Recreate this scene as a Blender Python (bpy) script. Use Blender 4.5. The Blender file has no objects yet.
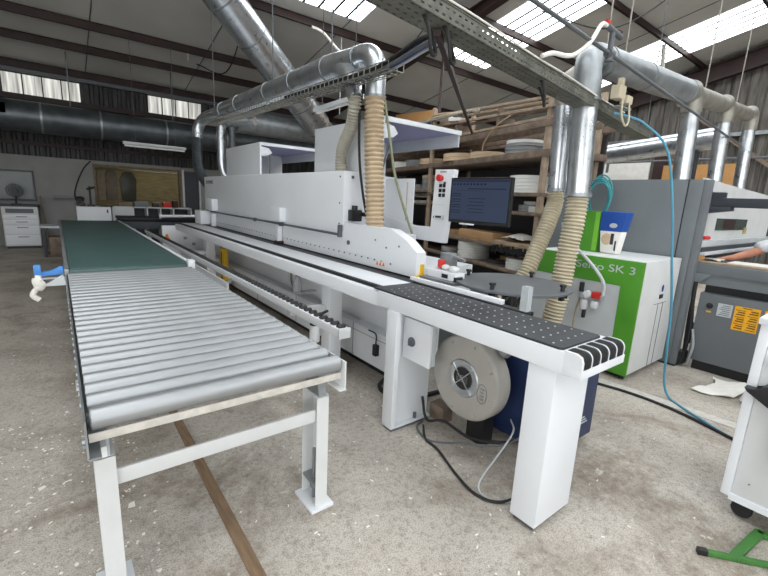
import bpy, bmesh, math, random
from mathutils import Vector, Matrix
random.seed(7)
D = bpy.data
S = bpy.context.scene
COL = S.collection
V = Vector
PI = math.pi

# ------------------------------------------------------------------ materials
def lin(c):
    c = c / 255.0
    return c / 12.92 if c <= .04045 else ((c + .055) / 1.055) ** 2.4
def rgb(r, g, b):
    return (lin(r), lin(g), lin(b), 1)

def mat(name, col, rough=.5, metal=0., var=.06, scale=8., bump=0., spec=.5, stretch=None, rvar=.08, detail=5):
    m = D.materials.new(name); m.use_nodes = True
    nt = m.node_tree; N = nt.nodes; L = nt.links
    b = N['Principled BSDF']
    tc = N.new('ShaderNodeTexCoord'); mp = N.new('ShaderNodeMapping')
    if stretch: mp.inputs['Scale'].default_value = stretch
    L.new(tc.outputs['Object'], mp.inputs['Vector'])
    no = N.new('ShaderNodeTexNoise'); no.inputs['Scale'].default_value = scale; no.inputs['Detail'].default_value = detail
    L.new(mp.outputs[0], no.inputs['Vector'])
    r = N.new('ShaderNodeValToRGB')
    r.color_ramp.elements[0].position = .3; r.color_ramp.elements[1].position = .7
    k0 = 1 - var * 1.6; k1 = 1 + var
    r.color_ramp.elements[0].color = (col[0] * k0, col[1] * k0, col[2] * k0, 1)
    r.color_ramp.elements[1].color = (min(1, col[0] * k1), min(1, col[1] * k1), min(1, col[2] * k1), 1)
    L.new(no.outputs[0], r.inputs[0]); L.new(r.outputs[0], b.inputs['Base Color'])
    mr = N.new('ShaderNodeMapRange'); mr.inputs[3].default_value = max(0, rough - rvar); mr.inputs[4].default_value = min(1, rough + rvar)
    L.new(no.outputs[0], mr.inputs[0]); L.new(mr.outputs[0], b.inputs['Roughness'])
    b.inputs['Metallic'].default_value = metal
    b.inputs['Specular IOR Level'].default_value = spec
    if bump:
        bp = N.new('ShaderNodeBump'); bp.inputs['Strength'].default_value = bump; bp.inputs['Distance'].default_value = .01
        L.new(no.outputs[0], bp.inputs['Height']); L.new(bp.outputs[0], b.inputs['Normal'])
    return m

def emis(name, col, strength, rib=0.):
    m = D.materials.new(name); m.use_nodes = True
    nt = m.node_tree; N = nt.nodes; L = nt.links
    for n in list(N): N.remove(n)
    o = N.new('ShaderNodeOutputMaterial'); e = N.new('ShaderNodeEmission')
    tc = N.new('ShaderNodeTexCoord'); no = N.new('ShaderNodeTexNoise'); no.inputs['Scale'].default_value = 1.5
    mp = N.new('ShaderNodeMapping')
    if rib: mp.inputs['Scale'].default_value = (8, 1, .5)
    L.new(tc.outputs['Object'], mp.inputs[0]); L.new(mp.outputs[0], no.inputs['Vector'])
    r = N.new('ShaderNodeValToRGB'); k = .93 if not rib else .35
    r.color_ramp.elements[0].position = .35; r.color_ramp.elements[1].position = .65
    r.color_ramp.elements[0].color = (col[0] * k, col[1] * k, col[2] * k, 1); r.color_ramp.elements[1].color = col
    L.new(no.outputs[0], r.inputs[0]); L.new(r.outputs[0], e.inputs['Color'])
    e.inputs['Strength'].default_value = strength
    L.new(e.outputs[0], o.inputs[0]); return m

def floor_mat():
    m = D.materials.new('concrete'); m.use_nodes = True
    nt = m.node_tree; N = nt.nodes; L = nt.links; b = N['Principled BSDF']
    tc = N.new('ShaderNodeTexCoord')
    def noise(sc, det=6, rough=.6, dist=0.):
        n = N.new('ShaderNodeTexNoise'); n.inputs['Scale'].default_value = sc; n.inputs['Detail'].default_value = det
        n.inputs['Roughness'].default_value = rough; n.inputs['Distortion'].default_value = dist
        L.new(tc.outputs['Object'], n.inputs['Vector']); return n
    def ramp(src, stops):
        r = N.new('ShaderNodeValToRGB'); el = r.color_ramp.elements
        el[0].position, el[0].color = stops[0]; el[1].position, el[1].color = stops[-1]
        for p, c in stops[1:-1]:
            e = el.new(p); e.color = c
        L.new(src, r.inputs[0]); return r
    def mix(a, bb, f, mode='MIX'):
        x = N.new('ShaderNodeMix'); x.data_type = 'RGBA'; x.blend_type = mode
        L.new(a, x.inputs[6])
        if hasattr(bb, 'is_output'): L.new(bb, x.inputs[7])
        else: x.inputs[7].default_value = bb
        if hasattr(f, 'is_output'): L.new(f, x.inputs[0])
        else: x.inputs[0].default_value = f
        return x.outputs[2]
    base = ramp(noise(1.1, 8, .65, .4).outputs[0], [(.3, rgb(162, 153, 142)), (.5, rgb(190, 183, 173)), (.72, rgb(204, 199, 190))])
    fine = ramp(noise(42, 4, .7).outputs[0], [(.3, (.52, .5, .47, 1)), (.52, (1, 1, 1, 1)), (.75, (1.0, 1.0, 1.0, 1))])
    c = mix(base.outputs[0], fine.outputs[0], .8, 'MULTIPLY')
    agg = ramp(noise(150, 2, .5).outputs[0], [(.36, (.4, .38, .35, 1)), (.52, (1, 1, 1, 1))])
    c = mix(c, agg.outputs[0], .6, 'MULTIPLY')
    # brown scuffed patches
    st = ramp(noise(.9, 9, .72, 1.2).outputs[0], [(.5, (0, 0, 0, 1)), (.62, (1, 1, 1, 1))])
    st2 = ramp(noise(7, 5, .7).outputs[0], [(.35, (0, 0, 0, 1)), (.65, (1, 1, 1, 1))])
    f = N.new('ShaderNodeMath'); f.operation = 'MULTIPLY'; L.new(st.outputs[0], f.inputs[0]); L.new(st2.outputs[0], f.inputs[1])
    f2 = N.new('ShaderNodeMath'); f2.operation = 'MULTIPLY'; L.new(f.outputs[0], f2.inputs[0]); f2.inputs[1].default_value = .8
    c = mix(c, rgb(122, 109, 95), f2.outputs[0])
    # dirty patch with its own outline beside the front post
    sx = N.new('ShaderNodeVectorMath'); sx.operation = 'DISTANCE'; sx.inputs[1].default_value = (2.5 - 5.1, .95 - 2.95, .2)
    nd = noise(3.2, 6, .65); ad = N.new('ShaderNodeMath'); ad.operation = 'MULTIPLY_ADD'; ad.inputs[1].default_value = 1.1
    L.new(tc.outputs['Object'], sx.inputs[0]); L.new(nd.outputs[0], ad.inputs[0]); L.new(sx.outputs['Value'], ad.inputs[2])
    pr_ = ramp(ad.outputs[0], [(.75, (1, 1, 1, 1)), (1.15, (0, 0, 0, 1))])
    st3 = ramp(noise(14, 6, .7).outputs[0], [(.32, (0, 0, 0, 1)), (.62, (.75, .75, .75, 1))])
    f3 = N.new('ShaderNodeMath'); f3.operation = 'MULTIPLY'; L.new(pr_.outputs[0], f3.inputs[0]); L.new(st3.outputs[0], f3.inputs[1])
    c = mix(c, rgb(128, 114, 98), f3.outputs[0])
    # paint / filler spots
    sp = ramp(noise(11, 3, .5, 1.5).outputs[0], [(.70, (0, 0, 0, 1)), (.73, (.75, .75, .75, 1))])
    c = mix(c, rgb(206, 201, 190), sp.outputs[0])
    # hairline cracks
    vo = N.new('ShaderNodeTexVoronoi'); vo.feature = 'DISTANCE_TO_EDGE'; vo.inputs['Scale'].default_value = .38
    nn = noise(3, 4); mm = N.new('ShaderNodeMixRGB'); mm.inputs[0].default_value = .45
    L.new(tc.outputs['Object'], mm.inputs[1]); L.new(nn.outputs['Color'], mm.inputs[2]); L.new(mm.outputs[0], vo.inputs['Vector'])
    cr = ramp(vo.outputs[0], [(0.0, (.7, .68, .65, 1)), (.002, (1, 1, 1, 1))])
    c = mix(c, cr.outputs[0], .35, 'MULTIPLY')
    L.new(c, b.inputs['Base Color']); b.inputs['Roughness'].default_value = .72; b.inputs['Specular IOR Level'].default_value = .35
    bp = N.new('ShaderNodeBump'); bp.inputs['Strength'].default_value = .25; bp.inputs['Distance'].default_value = .004
    L.new(noise(60, 6, .7).outputs[0], bp.inputs['Height']); L.new(bp.outputs[0], b.inputs['Normal'])
    return m

def glass(name, col, rough=.05, alpha=.4):
    m = mat(name, col, rough, 0, .02, 3, rvar=.0)
    m.node_tree.nodes['Principled BSDF'].inputs['Alpha'].default_value = alpha
    return m

M = dict(
    white=mat('white_enamel', rgb(222, 225, 229), .42, 0, .015, 2.5),
    white2=mat('off_white_enamel', rgb(206, 208, 208), .5, 0, .04, 5),
    grime=mat('worn_white_paint', rgb(196, 192, 184), .6, 0, .12, 22),
    lgrey=mat('light_grey_enamel', rgb(190, 195, 198), .45, 0, .04, 4),
    zinc=mat('galvanised_steel', rgb(205, 210, 215), .3, .92, .10, 9, rvar=.10),
    zinc2=mat('dull_galvanised_steel', rgb(160, 165, 168), .45, .75, .14, 7, rvar=.1),
    dust=mat('dusty_duct_steel', rgb(156, 153, 144), .5, .6, .18, 7),
    dark_zinc=mat('dark_duct_steel', rgb(92, 98, 102), .4, .6, .2, 4),
    roller=mat('zinc_roller', rgb(158, 161, 163), .40, .55, .06, 5, stretch=(1, 6, 6)),
    belt=mat('green_belt', rgb(62, 88, 86), .42, 0, .10, 3, stretch=(1, 3, 1)),
    black=mat('black_plastic', rgb(24, 25, 28), .42, 0, .1, 12),
    rubber=mat('black_rubber', rgb(33, 33, 34), .7, 0, .15, 30, bump=.1),
    plate=mat('black_belt_top', rgb(46, 48, 52), .5, 0, .06, 30),
    dgrey=mat('dark_grey_laminate', rgb(88, 92, 96), .5, 0, .05, 5),
    steelbrown=mat('oxide_painted_steel', rgb(52, 34, 32), .6, .1, .25, 3),
    roof=mat('roof_liner', rgb(198, 197, 192), .8, 0, .05, 1.2),
    clad=mat('weathered_cladding', rgb(96, 92, 86), .7, .1, .4, 3.2, stretch=(5, 5, .5)),
    cladback=mat('dark_weathered_cladding', rgb(70, 70, 70), .7, .1, .4, 3.2, stretch=(5, 5, .5)),
    plaster=mat('painted_blockwork', rgb(196, 195, 188), .85, 0, .06, 3, bump=.15),
    sepia=mat('yellowed_boards', rgb(176, 160, 118), .8, 0, .2, 4, stretch=(1, 1, 5)),
    hose=mat('cream_hose_fabric', rgb(188, 168, 140), .6, 0, .1, 10),
    hosegrey=mat('grey_hose_fabric', rgb(166, 162, 150), .55, .1, .1, 10),
    hosetan=mat('beige_hose_fabric', rgb(190, 180, 156), .55, .05, .1, 10),
    green=mat('apple_green_panel', rgb(76, 148, 36), .5, 0, .05, 4),
    green2=mat('green_tool_paint', rgb(62, 118, 52), .5, 0, .1, 12),
    grey=mat('mid_grey_powdercoat', rgb(112, 118, 122), .55, 0, .06, 3),
    greyd=mat('slate_grey_powdercoat', rgb(106, 111, 115), .5, 0, .05, 3),
    anthr=mat('anthracite_paint', rgb(52, 57, 64), .5, 0, .08, 5),
    blue=mat('navy_blue_paint', rgb(34, 62, 124), .5, 0, .08, 5),
    skyblue=mat('sky_blue_paint', rgb(78, 142, 214), .5, 0, .08, 12),
    hoseblue=mat('blue_air_hose', rgb(74, 142, 168), .45, 0, .06, 12),
    teal=mat('teal_air_hose', rgb(60, 146, 152), .45, 0, .1, 12),
    yellow=mat('safety_yellow', rgb(226, 182, 26), .5, 0, .06, 8),
    amber=mat('amber_label', rgb(240, 176, 30), .5, 0, .06, 20),
    print_=mat('label_print', rgb(120, 82, 16), .6, 0, .1, 20),
    orange=mat('orange_plastic', rgb(232, 120, 30), .5, 0, .06, 8),
    red=mat('red_plastic', rgb(196, 40, 36), .45, 0, .06, 8),
    wood=mat('raw_timber', rgb(168, 148, 122), .7, 0, .16, 9),
    timber=mat('rack_timber', rgb(122, 106, 92), .75, 0, .22, 9),
    polew=mat('pale_rack_pole', rgb(160, 142, 122), .75, 0, .16, 9),
    fangrey=mat('grey_fan_plastic', rgb(168, 165, 158), .45, 0, .05, 8),
    plaster2=mat('grey_painted_blockwork', rgb(142, 143, 140), .85, 0, .06, 3, bump=.15),  # darker copy of the blockwork paint, dimness of the rear wall put into colour
    navy=mat('dark_navy_paint', rgb(30, 46, 84), .5, 0, .08, 5),
    plankwood=mat('floor_batten_wood', rgb(132, 108, 84), .75, 0, .22, 6, stretch=(8, 1, 1)),
    chip=mat('chipboard', rgb(190, 142, 88), .75, 0, .1, 50),
    card=mat('corrugated_cardboard', rgb(186, 148, 106), .8, 0, .08, 6),
    paper=mat('white_card', rgb(232, 230, 224), .75, 0, .04, 10),
    rollw=mat('white_edging_tape', rgb(226, 226, 222), .55, 0, .05, 60, stretch=(.2, .2, 3)),
    rollg=mat('grey_edging_tape', rgb(136, 138, 138), .6, 0, .12, 40, stretch=(.2, .2, 3)),
    rollb=mat('beige_edging_tape', rgb(208, 184, 150), .6, 0, .08, 40, stretch=(.2, .2, 3)),
    rolld=mat('dark_edging_tape', rgb(72, 70, 72), .55, 0, .15, 40, stretch=(.2, .2, 3)),
    grate=mat('mesh_tray_steel', rgb(150, 148, 138), .5, .6, .2, 20),
    traym=mat('perforated_tray_steel', rgb(112, 113, 104), .55, .4, .2, 12),
    lilac=mat('lilac_lining', rgb(150, 150, 190), .6, 0, .04, 6),
    screen=emis('monitor_glow', rgb(86, 98, 124), .36),
    ui=emis('monitor_text_glow', rgb(50, 60, 86), .3),
    uibar=emis('monitor_bar_glow', rgb(70, 80, 106), .3),
    sky=emis('skylight_sheet', (.93, .97, 1, 1), 5.5),
    shutter=emis('daylight_shutter', (.95, .97, 1, 1), 4.0),  # glow of the two unseen panels added to brighten the machine fronts
    wallsky=emis('dirty_translucent_sheet', (.95, .95, .88, 1), .75, rib=1),
    clear=glass('clear_plastic', rgb(205, 212, 214), .15, .55),
    windowpane=glass('dirty_window_glass', rgb(64, 76, 72), .25, .95),
    film=glass('milky_plastic_film', rgb(236, 238, 240), .35, .75),
    skin=mat('skin', rgb(178, 120, 94), .55, 0, .1, 20),
    tee=mat('grey_marl_cotton', rgb(196, 198, 202), .9, 0, .12, 60),
    trouser=mat('dark_work_trousers', rgb(50, 54, 66), .9, 0, .12, 30),
    hair=mat('brown_hair', rgb(62, 46, 36), .8, 0, .2, 60),
    cloth=mat('white_rag', rgb(222, 220, 212), .9, 0, .06, 30),
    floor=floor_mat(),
)

# ------------------------------------------------------------------ mesh building
def frame_for(t):
    t = t.normalized(); up = V((0, 0, 1)) if abs(t.z) < .95 else V((1, 0, 0))
    a = t.cross(up).normalized(); return a, a.cross(t).normalized()

class B:
    def __init__(s): s.bm = bmesh.new()
    def _bev(s, vs, bev, seg=2):
        if bev:
            ed = {e for v in vs for e in v.link_edges}
            bmesh.ops.bevel(s.bm, geom=list(ed), offset=bev, segments=seg, affect='EDGES', profile=.6)
    def box(s, x0, x1, y0, y1, z0, z1, bev=0):
        vs = [s.bm.verts.new((x, y, z)) for x in (x0, x1) for y in (y0, y1) for z in (z0, z1)]
        for f in ((0, 1, 3, 2), (4, 6, 7, 5), (0, 4, 5, 1), (2, 3, 7, 6), (0, 2, 6, 4), (1, 5, 7, 3)):
            s.bm.faces.new([vs[i] for i in f])
        s._bev(vs, bev); return s
    def obox(s, c, size, rot=None, bev=0):
        h = [x / 2 for x in size]; R = rot or Matrix.Identity(3); c = V(c)
        vs = [s.bm.verts.new(c + R @ V((x, y, z))) for x in (-h[0], h[0]) for y in (-h[1], h[1]) for z in (-h[2], h[2])]
        for f in ((0, 1, 3, 2), (4, 6, 7, 5), (0, 4, 5, 1), (2, 3, 7, 6), (0, 2, 6, 4), (1, 5, 7, 3)):
            s.bm.faces.new([vs[i] for i in f])
        s._bev(vs, bev); return s
    def bar(s, p, q, w, h, bev=0):
        p = V(p); q = V(q); t = (q - p); a, b = frame_for(t)
        R = Matrix((a, t.normalized(), b)).transposed()
        return s.obox((p + q) / 2, (w, t.length, h), R, bev)
    def ring_loft(s, rings, cap=True, closed=True):
        vs = [[s.bm.verts.new(p) for p in r] for r in rings]
        n = len(vs[0])
        for a, b in zip(vs, vs[1:]):
            for i in range(n if closed else n - 1):
                j = (i + 1) % n
                s.bm.faces.new((a[i], a[j], b[j], b[i]))
        if cap:
            s.bm.faces.new(vs[0][::-1]); s.bm.faces.new(vs[-1])
        return s
    def cyl(s, p, q, r, r2=None, n=20, cap=True):
        p = V(p); q = V(q); a, b = frame_for(q - p); r2 = r if r2 is None else r2
        f = lambda c, rr: [c + (a * math.cos(2 * PI * i / n) + b * math.sin(2 * PI * i / n)) * rr for i in range(n)]
        return s.ring_loft([f(p, r), f(q, r2)], cap)
    def revolve(s, p, ax, prof, n=24, cap=True):   # prof: (distance along ax, radius)
        p = V(p); ax = V(ax).normalized(); a, b = frame_for(ax)
        f = lambda t, rr: [p + ax * t + (a * math.cos(2 * PI * i / n) + b * math.sin(2 * PI * i / n)) * max(rr, 1e-4) for i in range(n)]
        return s.ring_loft([f(t, r) for t, r in prof], cap)
    def tube(s, pts, r, n=10, smooth=6, cap=True, ringpitch=0, ringamp=0):
        P = [V(p) for p in pts]
        if smooth and len(P) > 2:
            Q = []
            E = [P[0] * 2 - P[1]] + P + [P[-1] * 2 - P[-2]]
            for i in range(1, len(E) - 2):
                p0, p1, p2, p3 = E[i - 1:i + 3]
                for k in range(smooth):
                    t = k / smooth
                    Q.append(.5 * ((2 * p1) + (p2 - p0) * t + (2 * p0 - 5 * p1 + 4 * p2 - p3) * t * t + (3 * p1 - p0 - 3 * p2 + p3) * t ** 3))
            Q.append(P[-1]); P = Q
        if ringpitch:   # resample evenly, four rings of points per corrugation
            st = ringpitch / 4; Q = [P[0]]; acc = 0.; prev = P[0]
            for q in P[1:]:
                seg = (q - prev).length
                while acc + seg >= st and seg > 1e-9:
                    k = (st - acc) / seg; prev = prev.lerp(q, k); Q.append(prev.copy()); seg = (q - prev).length; acc = 0.
                acc += seg; prev = q
            P = Q
        a = None; rings = []
        for i, c in enumerate(P):
            t = (P[min(i + 1, len(P) - 1)] - P[max(i - 1, 0)]).normalized()
            if a is None: a, b = frame_for(t)
            a = (a - t * a.dot(t)).normalized(); b = t.cross(a)
            rr = r(i / (len(P) - 1)) if callable(r) else r
            if ringpitch: rr += ringamp * (0, .7, 1, .7)[i % 4] - ringamp * .5
            rings.append([c + (a * math.cos(2 * PI * k / n) + b * math.sin(2 * PI * k / n)) * rr for k in range(n)])
        return s.ring_loft(rings, cap)
    def prism(s, poly, ax, a0, a1, bev=0):   # poly in the two other axes, in order
        idx = [i for i in range(3) if i != ax]
        def mk(p, a):
            v = [0, 0, 0]; v[idx[0]] = p[0]; v[idx[1]] = p[1]; v[ax] = a; return s.bm.verts.new(v)
        A = [mk(p, a0) for p in poly]; C = [mk(p, a1) for p in poly]; n = len(poly)
        s.bm.faces.new(A[::-1]); s.bm.faces.new(C)
        for i in range(n):
            j = (i + 1) % n; s.bm.faces.new((A[i], A[j], C[j], C[i]))
        s._bev(A + C, bev); return s
    def ball(s, c, r, sc=(1, 1, 1), n=14):
        g = bmesh.ops.create_uvsphere(s.bm, u_segments=n, v_segments=max(6, n // 2), radius=r)
        for v in g['verts']: v.co = V(c) + V((v.co.x * sc[0], v.co.y * sc[1], v.co.z * sc[2]))
        return s
    def sheet(s, x, y, fz, nx, ny, thick=.006):   # crumpled sheet over a grid
        g = [[V((x[0] + (x[1] - x[0]) * i / nx, y[0] + (y[1] - y[0]) * j / ny, 0)) for j in range(ny + 1)] for i in range(nx + 1)]
        top = [[s.bm.verts.new((p.x, p.y, fz(p.x, p.y) + thick)) for p in r] for r in g]
        bot = [[s.bm.verts.new((p.x, p.y, fz(p.x, p.y))) for p in r] for r in g]
        for i in range(nx):
            for j in range(ny):
                s.bm.faces.new((top[i][j], top[i + 1][j], top[i + 1][j + 1], top[i][j + 1]))
                s.bm.faces.new((bot[i][j], bot[i][j + 1], bot[i + 1][j + 1], bot[i + 1][j]))
        per = [(i, 0) for i in range(nx)] + [(nx, j) for j in range(ny)] + [(i, ny) for i in range(nx, 0, -1)] + [(0, j) for j in range(ny, 0, -1)]
        for k in range(len(per)):
            a, b = per[k], per[(k + 1) % len(per)]
            s.bm.faces.new((top[a[0]][a[1]], bot[a[0]][a[1]], bot[b[0]][b[1]], top[b[0]][b[1]]))
        return s

def root_loc(o):
    while o.parent: o = o.parent
    return o.location
def tag(o, label=None, cat=None, group=None, kind=None):
    if label: o['label'] = label
    if cat: o['category'] = cat
    if group: o['group'] = group
    if kind: o['kind'] = kind
    return o
def thing(name, label, cat, loc=(0, 0, 0), group=None):
    o = D.objects.new(name, None); COL.objects.link(o); o.location = loc; o.empty_display_size = .1
    return tag(o, label, cat, group)
def obj(name, b, m, parent=None, label=None, cat=None, group=None, kind=None, flat=False):
    bm = b.bm
    bmesh.ops.recalc_face_normals(bm, faces=bm.faces[:])
    if parent is not None: off = V(root_loc(parent))
    else:
        lo = V((1e9,) * 3); hi = V((-1e9,) * 3)
        for v in bm.verts:
            for i in range(3): lo[i] = min(lo[i], v.co[i]); hi[i] = max(hi[i], v.co[i])
        off = V(((lo.x + hi.x) / 2, (lo.y + hi.y) / 2, lo.z))
    for v in bm.verts: v.co -= off
    me = D.meshes.new(name); bm.to_mesh(me); bm.free()
    if not flat:
        for p in me.polygons: p.use_smooth = True
        me.set_sharp_from_angle(angle=math.radians(38))
    me.materials.append(M[m] if isinstance(m, str) else m)
    o = D.objects.new(name, me); COL.objects.link(o)
    if parent is not None: o.parent = parent
    else: o.location = off
    return tag(o, label, cat, group, kind)
def struct(name, b, m, label, cat='building', parent=None):
    return obj(name, b, m, parent, label, cat if parent is None else None, None, 'structure')
def dup(root, delta, label=None):
    r = root.copy(); COL.objects.link(r); r.location = V(root.location) + V(delta)
    if label: r['label'] = label
    for ch in list(root.children):
        c = ch.copy(); COL.objects.link(c); c.parent = r
        for g in list(ch.children):
            d = g.copy(); COL.objects.link(d); d.parent = c
    return r
def text(name, body, size, loc, rot, m, parent, extr=.0012, align='LEFT'):
    cu = D.curves.new(name, 'FONT'); cu.body = body; cu.size = size; cu.extrude = extr; cu.align_x = align
    cu.materials.append(M[m]); tmp = D.objects.new('tmp', cu); COL.objects.link(tmp)
    me = D.meshes.new_from_object(tmp.evaluated_get(bpy.context.evaluated_depsgraph_get())); D.objects.remove(tmp)
    o = D.objects.new(name, me); COL.objects.link(o)
    o.parent = parent; o.location = V(loc) - V(root_loc(parent)); o.rotation_euler = rot
    return o
FACE_MX = (PI / 2, 0, -PI / 2)     # text read from -X: runs towards -Y
FACE_MY = (PI / 2, 0, 0)           # text read from -Y: runs towards +X

# ------------------------------------------------------------------ building shell
SL = math.tan(math.radians(12)); RIDGE = -2.6
def roofz(y): return 4.25 + (13.6 - y) * SL if y > RIDGE else 4.25 + (13.6 - RIDGE) * SL - (RIDGE - y) * SL
XL, XR, YB, YF = -6.0, 16.2, 13.6, -11.0
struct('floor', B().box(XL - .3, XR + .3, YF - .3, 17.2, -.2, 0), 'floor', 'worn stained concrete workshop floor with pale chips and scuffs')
b = B()
for y0, y1 in ((RIDGE, YB + .2), (YF - .3, RIDGE)):
    b.prism([(y0, roofz(y0)), (y1, roofz(y1)), (y1, roofz(y1) + .12), (y0, roofz(y0) + .12)], 0, XL - .3, XR + .3)
struct('ceiling', b, 'roof', 'sloping grey roof lining above the workshop')
b = B()
x = XL
while x < XR:
    b.prism([(0, 0), (.02, 0), (.02, .01), (0, .01)], 2, 0, .001) if False else None
    b.prism([(YB - .2, roofz(YB - .2) - .012), (RIDGE, roofz(RIDGE) - .012), (RIDGE, roofz(RIDGE)), (YB - .2, roofz(YB - .2))], 0, x, x + .018)
    x += 2.28
struct('trim_2', b, 'dgrey', 'thin dark joint strips between the roof lining panels')
for i, y in enumerate((13.45, 12.12, 11.1, 8.85, 6.93, 5.08, 3.2, 1.35, -.5, -2.4)):
    h = .17
    z = roofz(y) - .005
    b = B()
    b.box(XL, XR, y - .012, y + .012, z - h, z); b.box(XL, XR, y - .06, y + .012, z - h, z - h + .014); b.box(XL, XR, y - .012, y + .06, z - .014, z)
    nm = ('lowest roof purlin, just above the rear wall', 'second roof purlin up from the rear wall', 'third roof purlin up from the rear wall', 'fourth roof purlin, crossing below the middle skylight end',
          'fifth roof purlin, crossing the skylights behind the cable tray', 'sixth roof purlin, near the far right skylight', 'seventh roof purlin above the infeed table', 'eighth roof purlin above the roller conveyor end',
          'ninth roof purlin, close to the ridge', 'top roof purlin at the ridge')[i]
    struct('roof_purlin', b, 'steelbrown', 'dark red steel ' + nm, 'roof beam')
for X0, nm in ((7.3, 'brown steel rafter sloping behind the long cable tray'), (15.9, 'brown steel rafter along the right gable wall')):
    b = B()
    dep = .36 if X0 < 10 else .62
    for (za, zb, w) in ((-.185, -.16, .2), (-.16, -dep, .02), (-dep, -dep - .025, .2)):
        for y0, y1 in ((RIDGE, YB - .1), (YF, RIDGE)):
            b.prism([(y0, roofz(y0) + za), (y1, roofz(y1) + za), (y1, roofz(y1) + zb), (y0, roofz(y0) + zb)], 0, X0 - w / 2, X0 + w / 2)
    struct('roof_rafter', b, 'steelbrown', nm, 'roof beam')
# skylights: translucent sheets with ribs, lit by the sky
n = 1
for (x0, x1, y0, y1, lb) in ((3.9, 5.6, -2.2, 8.45, 'bright skylight strip above the big round duct'), (8.35, 9.95, -2.2, 8.5, 'bright skylight strip crossing behind the cable tray'),
                             (13.0, 14.6, -2.2, 8.0, 'bright skylight strip above the right gable side'), (-.7, 1.0, -2.2, 4.0, 'bright skylight strip over the roller conveyor side'),
                             (-5.2, -3.5, -2.2, 1.2, 'bright skylight strip by the left side wall')):
    def sl(ya, yb, xa, xb, d0, d1):
        return B().prism([(ya, roofz(ya) - d0), (yb, roofz(yb) - d0), (yb, roofz(yb) - d1), (ya, roofz(ya) - d1)], 0, xa, xb)
    w = struct('window_%d' % n, sl(y0, y1, x0, x1, .006, .012), 'sky', lb, 'skylight')
    b = B()
    for k in range(1, 5):
        xx = x0 + (x1 - x0) * k / 5
        b.prism([(y0, roofz(y0) - .012), (y1, roofz(y1) - .012), (y1, roofz(y1) - .03), (y0, roofz(y0) - .03)], 0, xx - .024, xx + .024)
    obj('window_frame', b, 'anthr', w, kind='structure'); n += 1
for x0, x1, lb in ((3.9, 5.6, 'skylight strip beyond the ridge, behind the viewer'), (8.35, 9.95, 'second skylight strip beyond the ridge'), (-.7, 1.0, 'third skylight strip beyond the ridge')):
    ya, yb = -10.5, -3.0
    struct('window_%d' % n, B().prism([(ya, roofz(ya) - .006), (yb, roofz(yb) - .006), (yb, roofz(yb) - .012), (ya, roofz(ya) - .012)], 0, x0, x1), 'sky', lb, 'skylight'); n += 1

def corrug(axis, a0, a1, pos, z0, ztop, pitch=.2, dep=.045, th=.01):
    b = B(); pts = []; a = a0
    while a < a1:
        for da, dd in ((0, 0), (.45, 0), (.6, dep), (.85, dep)): pts.append((min(a + da * pitch, a1), dd))
        a += pitch
    lo, hi = [], []
    for p, dd in pts:
        q = (p, pos + dd) if axis == 0 else (pos + dd, p)
        lo.append(b.bm.verts.new((q[0], q[1], z0))); zt = ztop(p) if callable(ztop) else ztop
        hi.append(b.bm.verts.new((q[0], q[1], zt)))
    for i in range(len(pts) - 1): b.bm.faces.new((lo[i], lo[i + 1], hi[i + 1], hi[i]))
    return b
# rear wall: painted blockwork below, cladding above, opening to a side room
b = B()
b.box(XL, .82, YB, YB + .2, 0, 2.42); b.box(2.95, 3.0, YB, YB + .2, 0, 2.2); b.box(3.45, XR, YB, YB + .2, 0, 2.2)
b.box(.82, 2.95, YB, YB + .2, 0, .95); b.box(.82, 3.45, YB, YB + .2, 2.1, 2.3)
struct('wall_back', b, 'plaster2', 'pale painted rear wall behind the green belt', 'wall')
struct('wall_back_upper', corrug(0, XL, XR, YB - .06, 2.18, roofz(YB) + .1), 'cladback', 'dark corrugated cladding on the upper rear wall', 'wall')
struct('wall_gable', corrug(1, YF, YB, XR - .1, 0, lambda y: roofz(y) + .05, .42, .06), 'clad', 'weathered corrugated cladding on the right gable wall', 'wall')
struct('wall_left', B().prism([(YF - .2, 0), (YB + .2, 0), (YB + .2, roofz(YB)), (RIDGE, roofz(RIDGE)), (YF - .2, roofz(YF))], 0, XL - .2, XL), 'plaster', 'pale side wall to the left of the conveyors', 'wall')
struct('wall_front', B().box(XL, XR, YF - .2, YF, 0, 6.2), 'plaster', 'wall behind the viewer', 'wall')
for x0, x1, k in ((-.75, .7, 'dirty lit translucent strip high on the rear wall, far left'), (2.2, 3.55, 'dirty lit translucent strip high on the rear wall, beside the pipe elbow')):
    struct('window_%d' % n, B().box(x0, x1, YB - .085, YB - .075, 3.56, 3.99), 'wallsky', k, 'window')
    w = D.objects['window_%d' % n]; b = B()
    for q in range(1, 4): b.box(x0 + (x1 - x0) * q / 4 - .012, x0 + (x1 - x0) * q / 4 + .012, YB - .1, YB - .086, 3.56, 3.99)
    obj('window_frame', b, 'steelbrown', w, kind='structure'); n += 1
struct('trim_3', B().box(XL, XR, YB - .2, YB - .065, 3.42, 3.54), 'steelbrown', 'dark steel rail under the translucent strips on the rear wall')
struct('trim_4', B().box(XL, XR, YB - .16, YB - .065, 4.02, 4.22), 'dgrey', 'grey eaves channel along the top of the rear wall')
struct('trim_5', B().box(XL, 3.6, YB - .14, YB - .065, 2.42, 2.50), 'steelbrown', 'dark horizontal rail across the rear cladding')
for z in (2.1, 3.9, 5.0):
    if z < 5: struct('trim_%d' % (6 + int(z)), B().box(XR - .2, XR - .1, YF, YB, z, z + .1), 'zinc2', 'grey horizontal rail on the gable wall, %s' % ('lower' if z < 3 else 'upper'))
b = B().bar((15.95, 2.0, 2.2), (15.95, 5.6, 5.0), .1, .1)
struct('trim_20', b, 'timber', 'diagonal brace against the gable wall')
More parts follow.
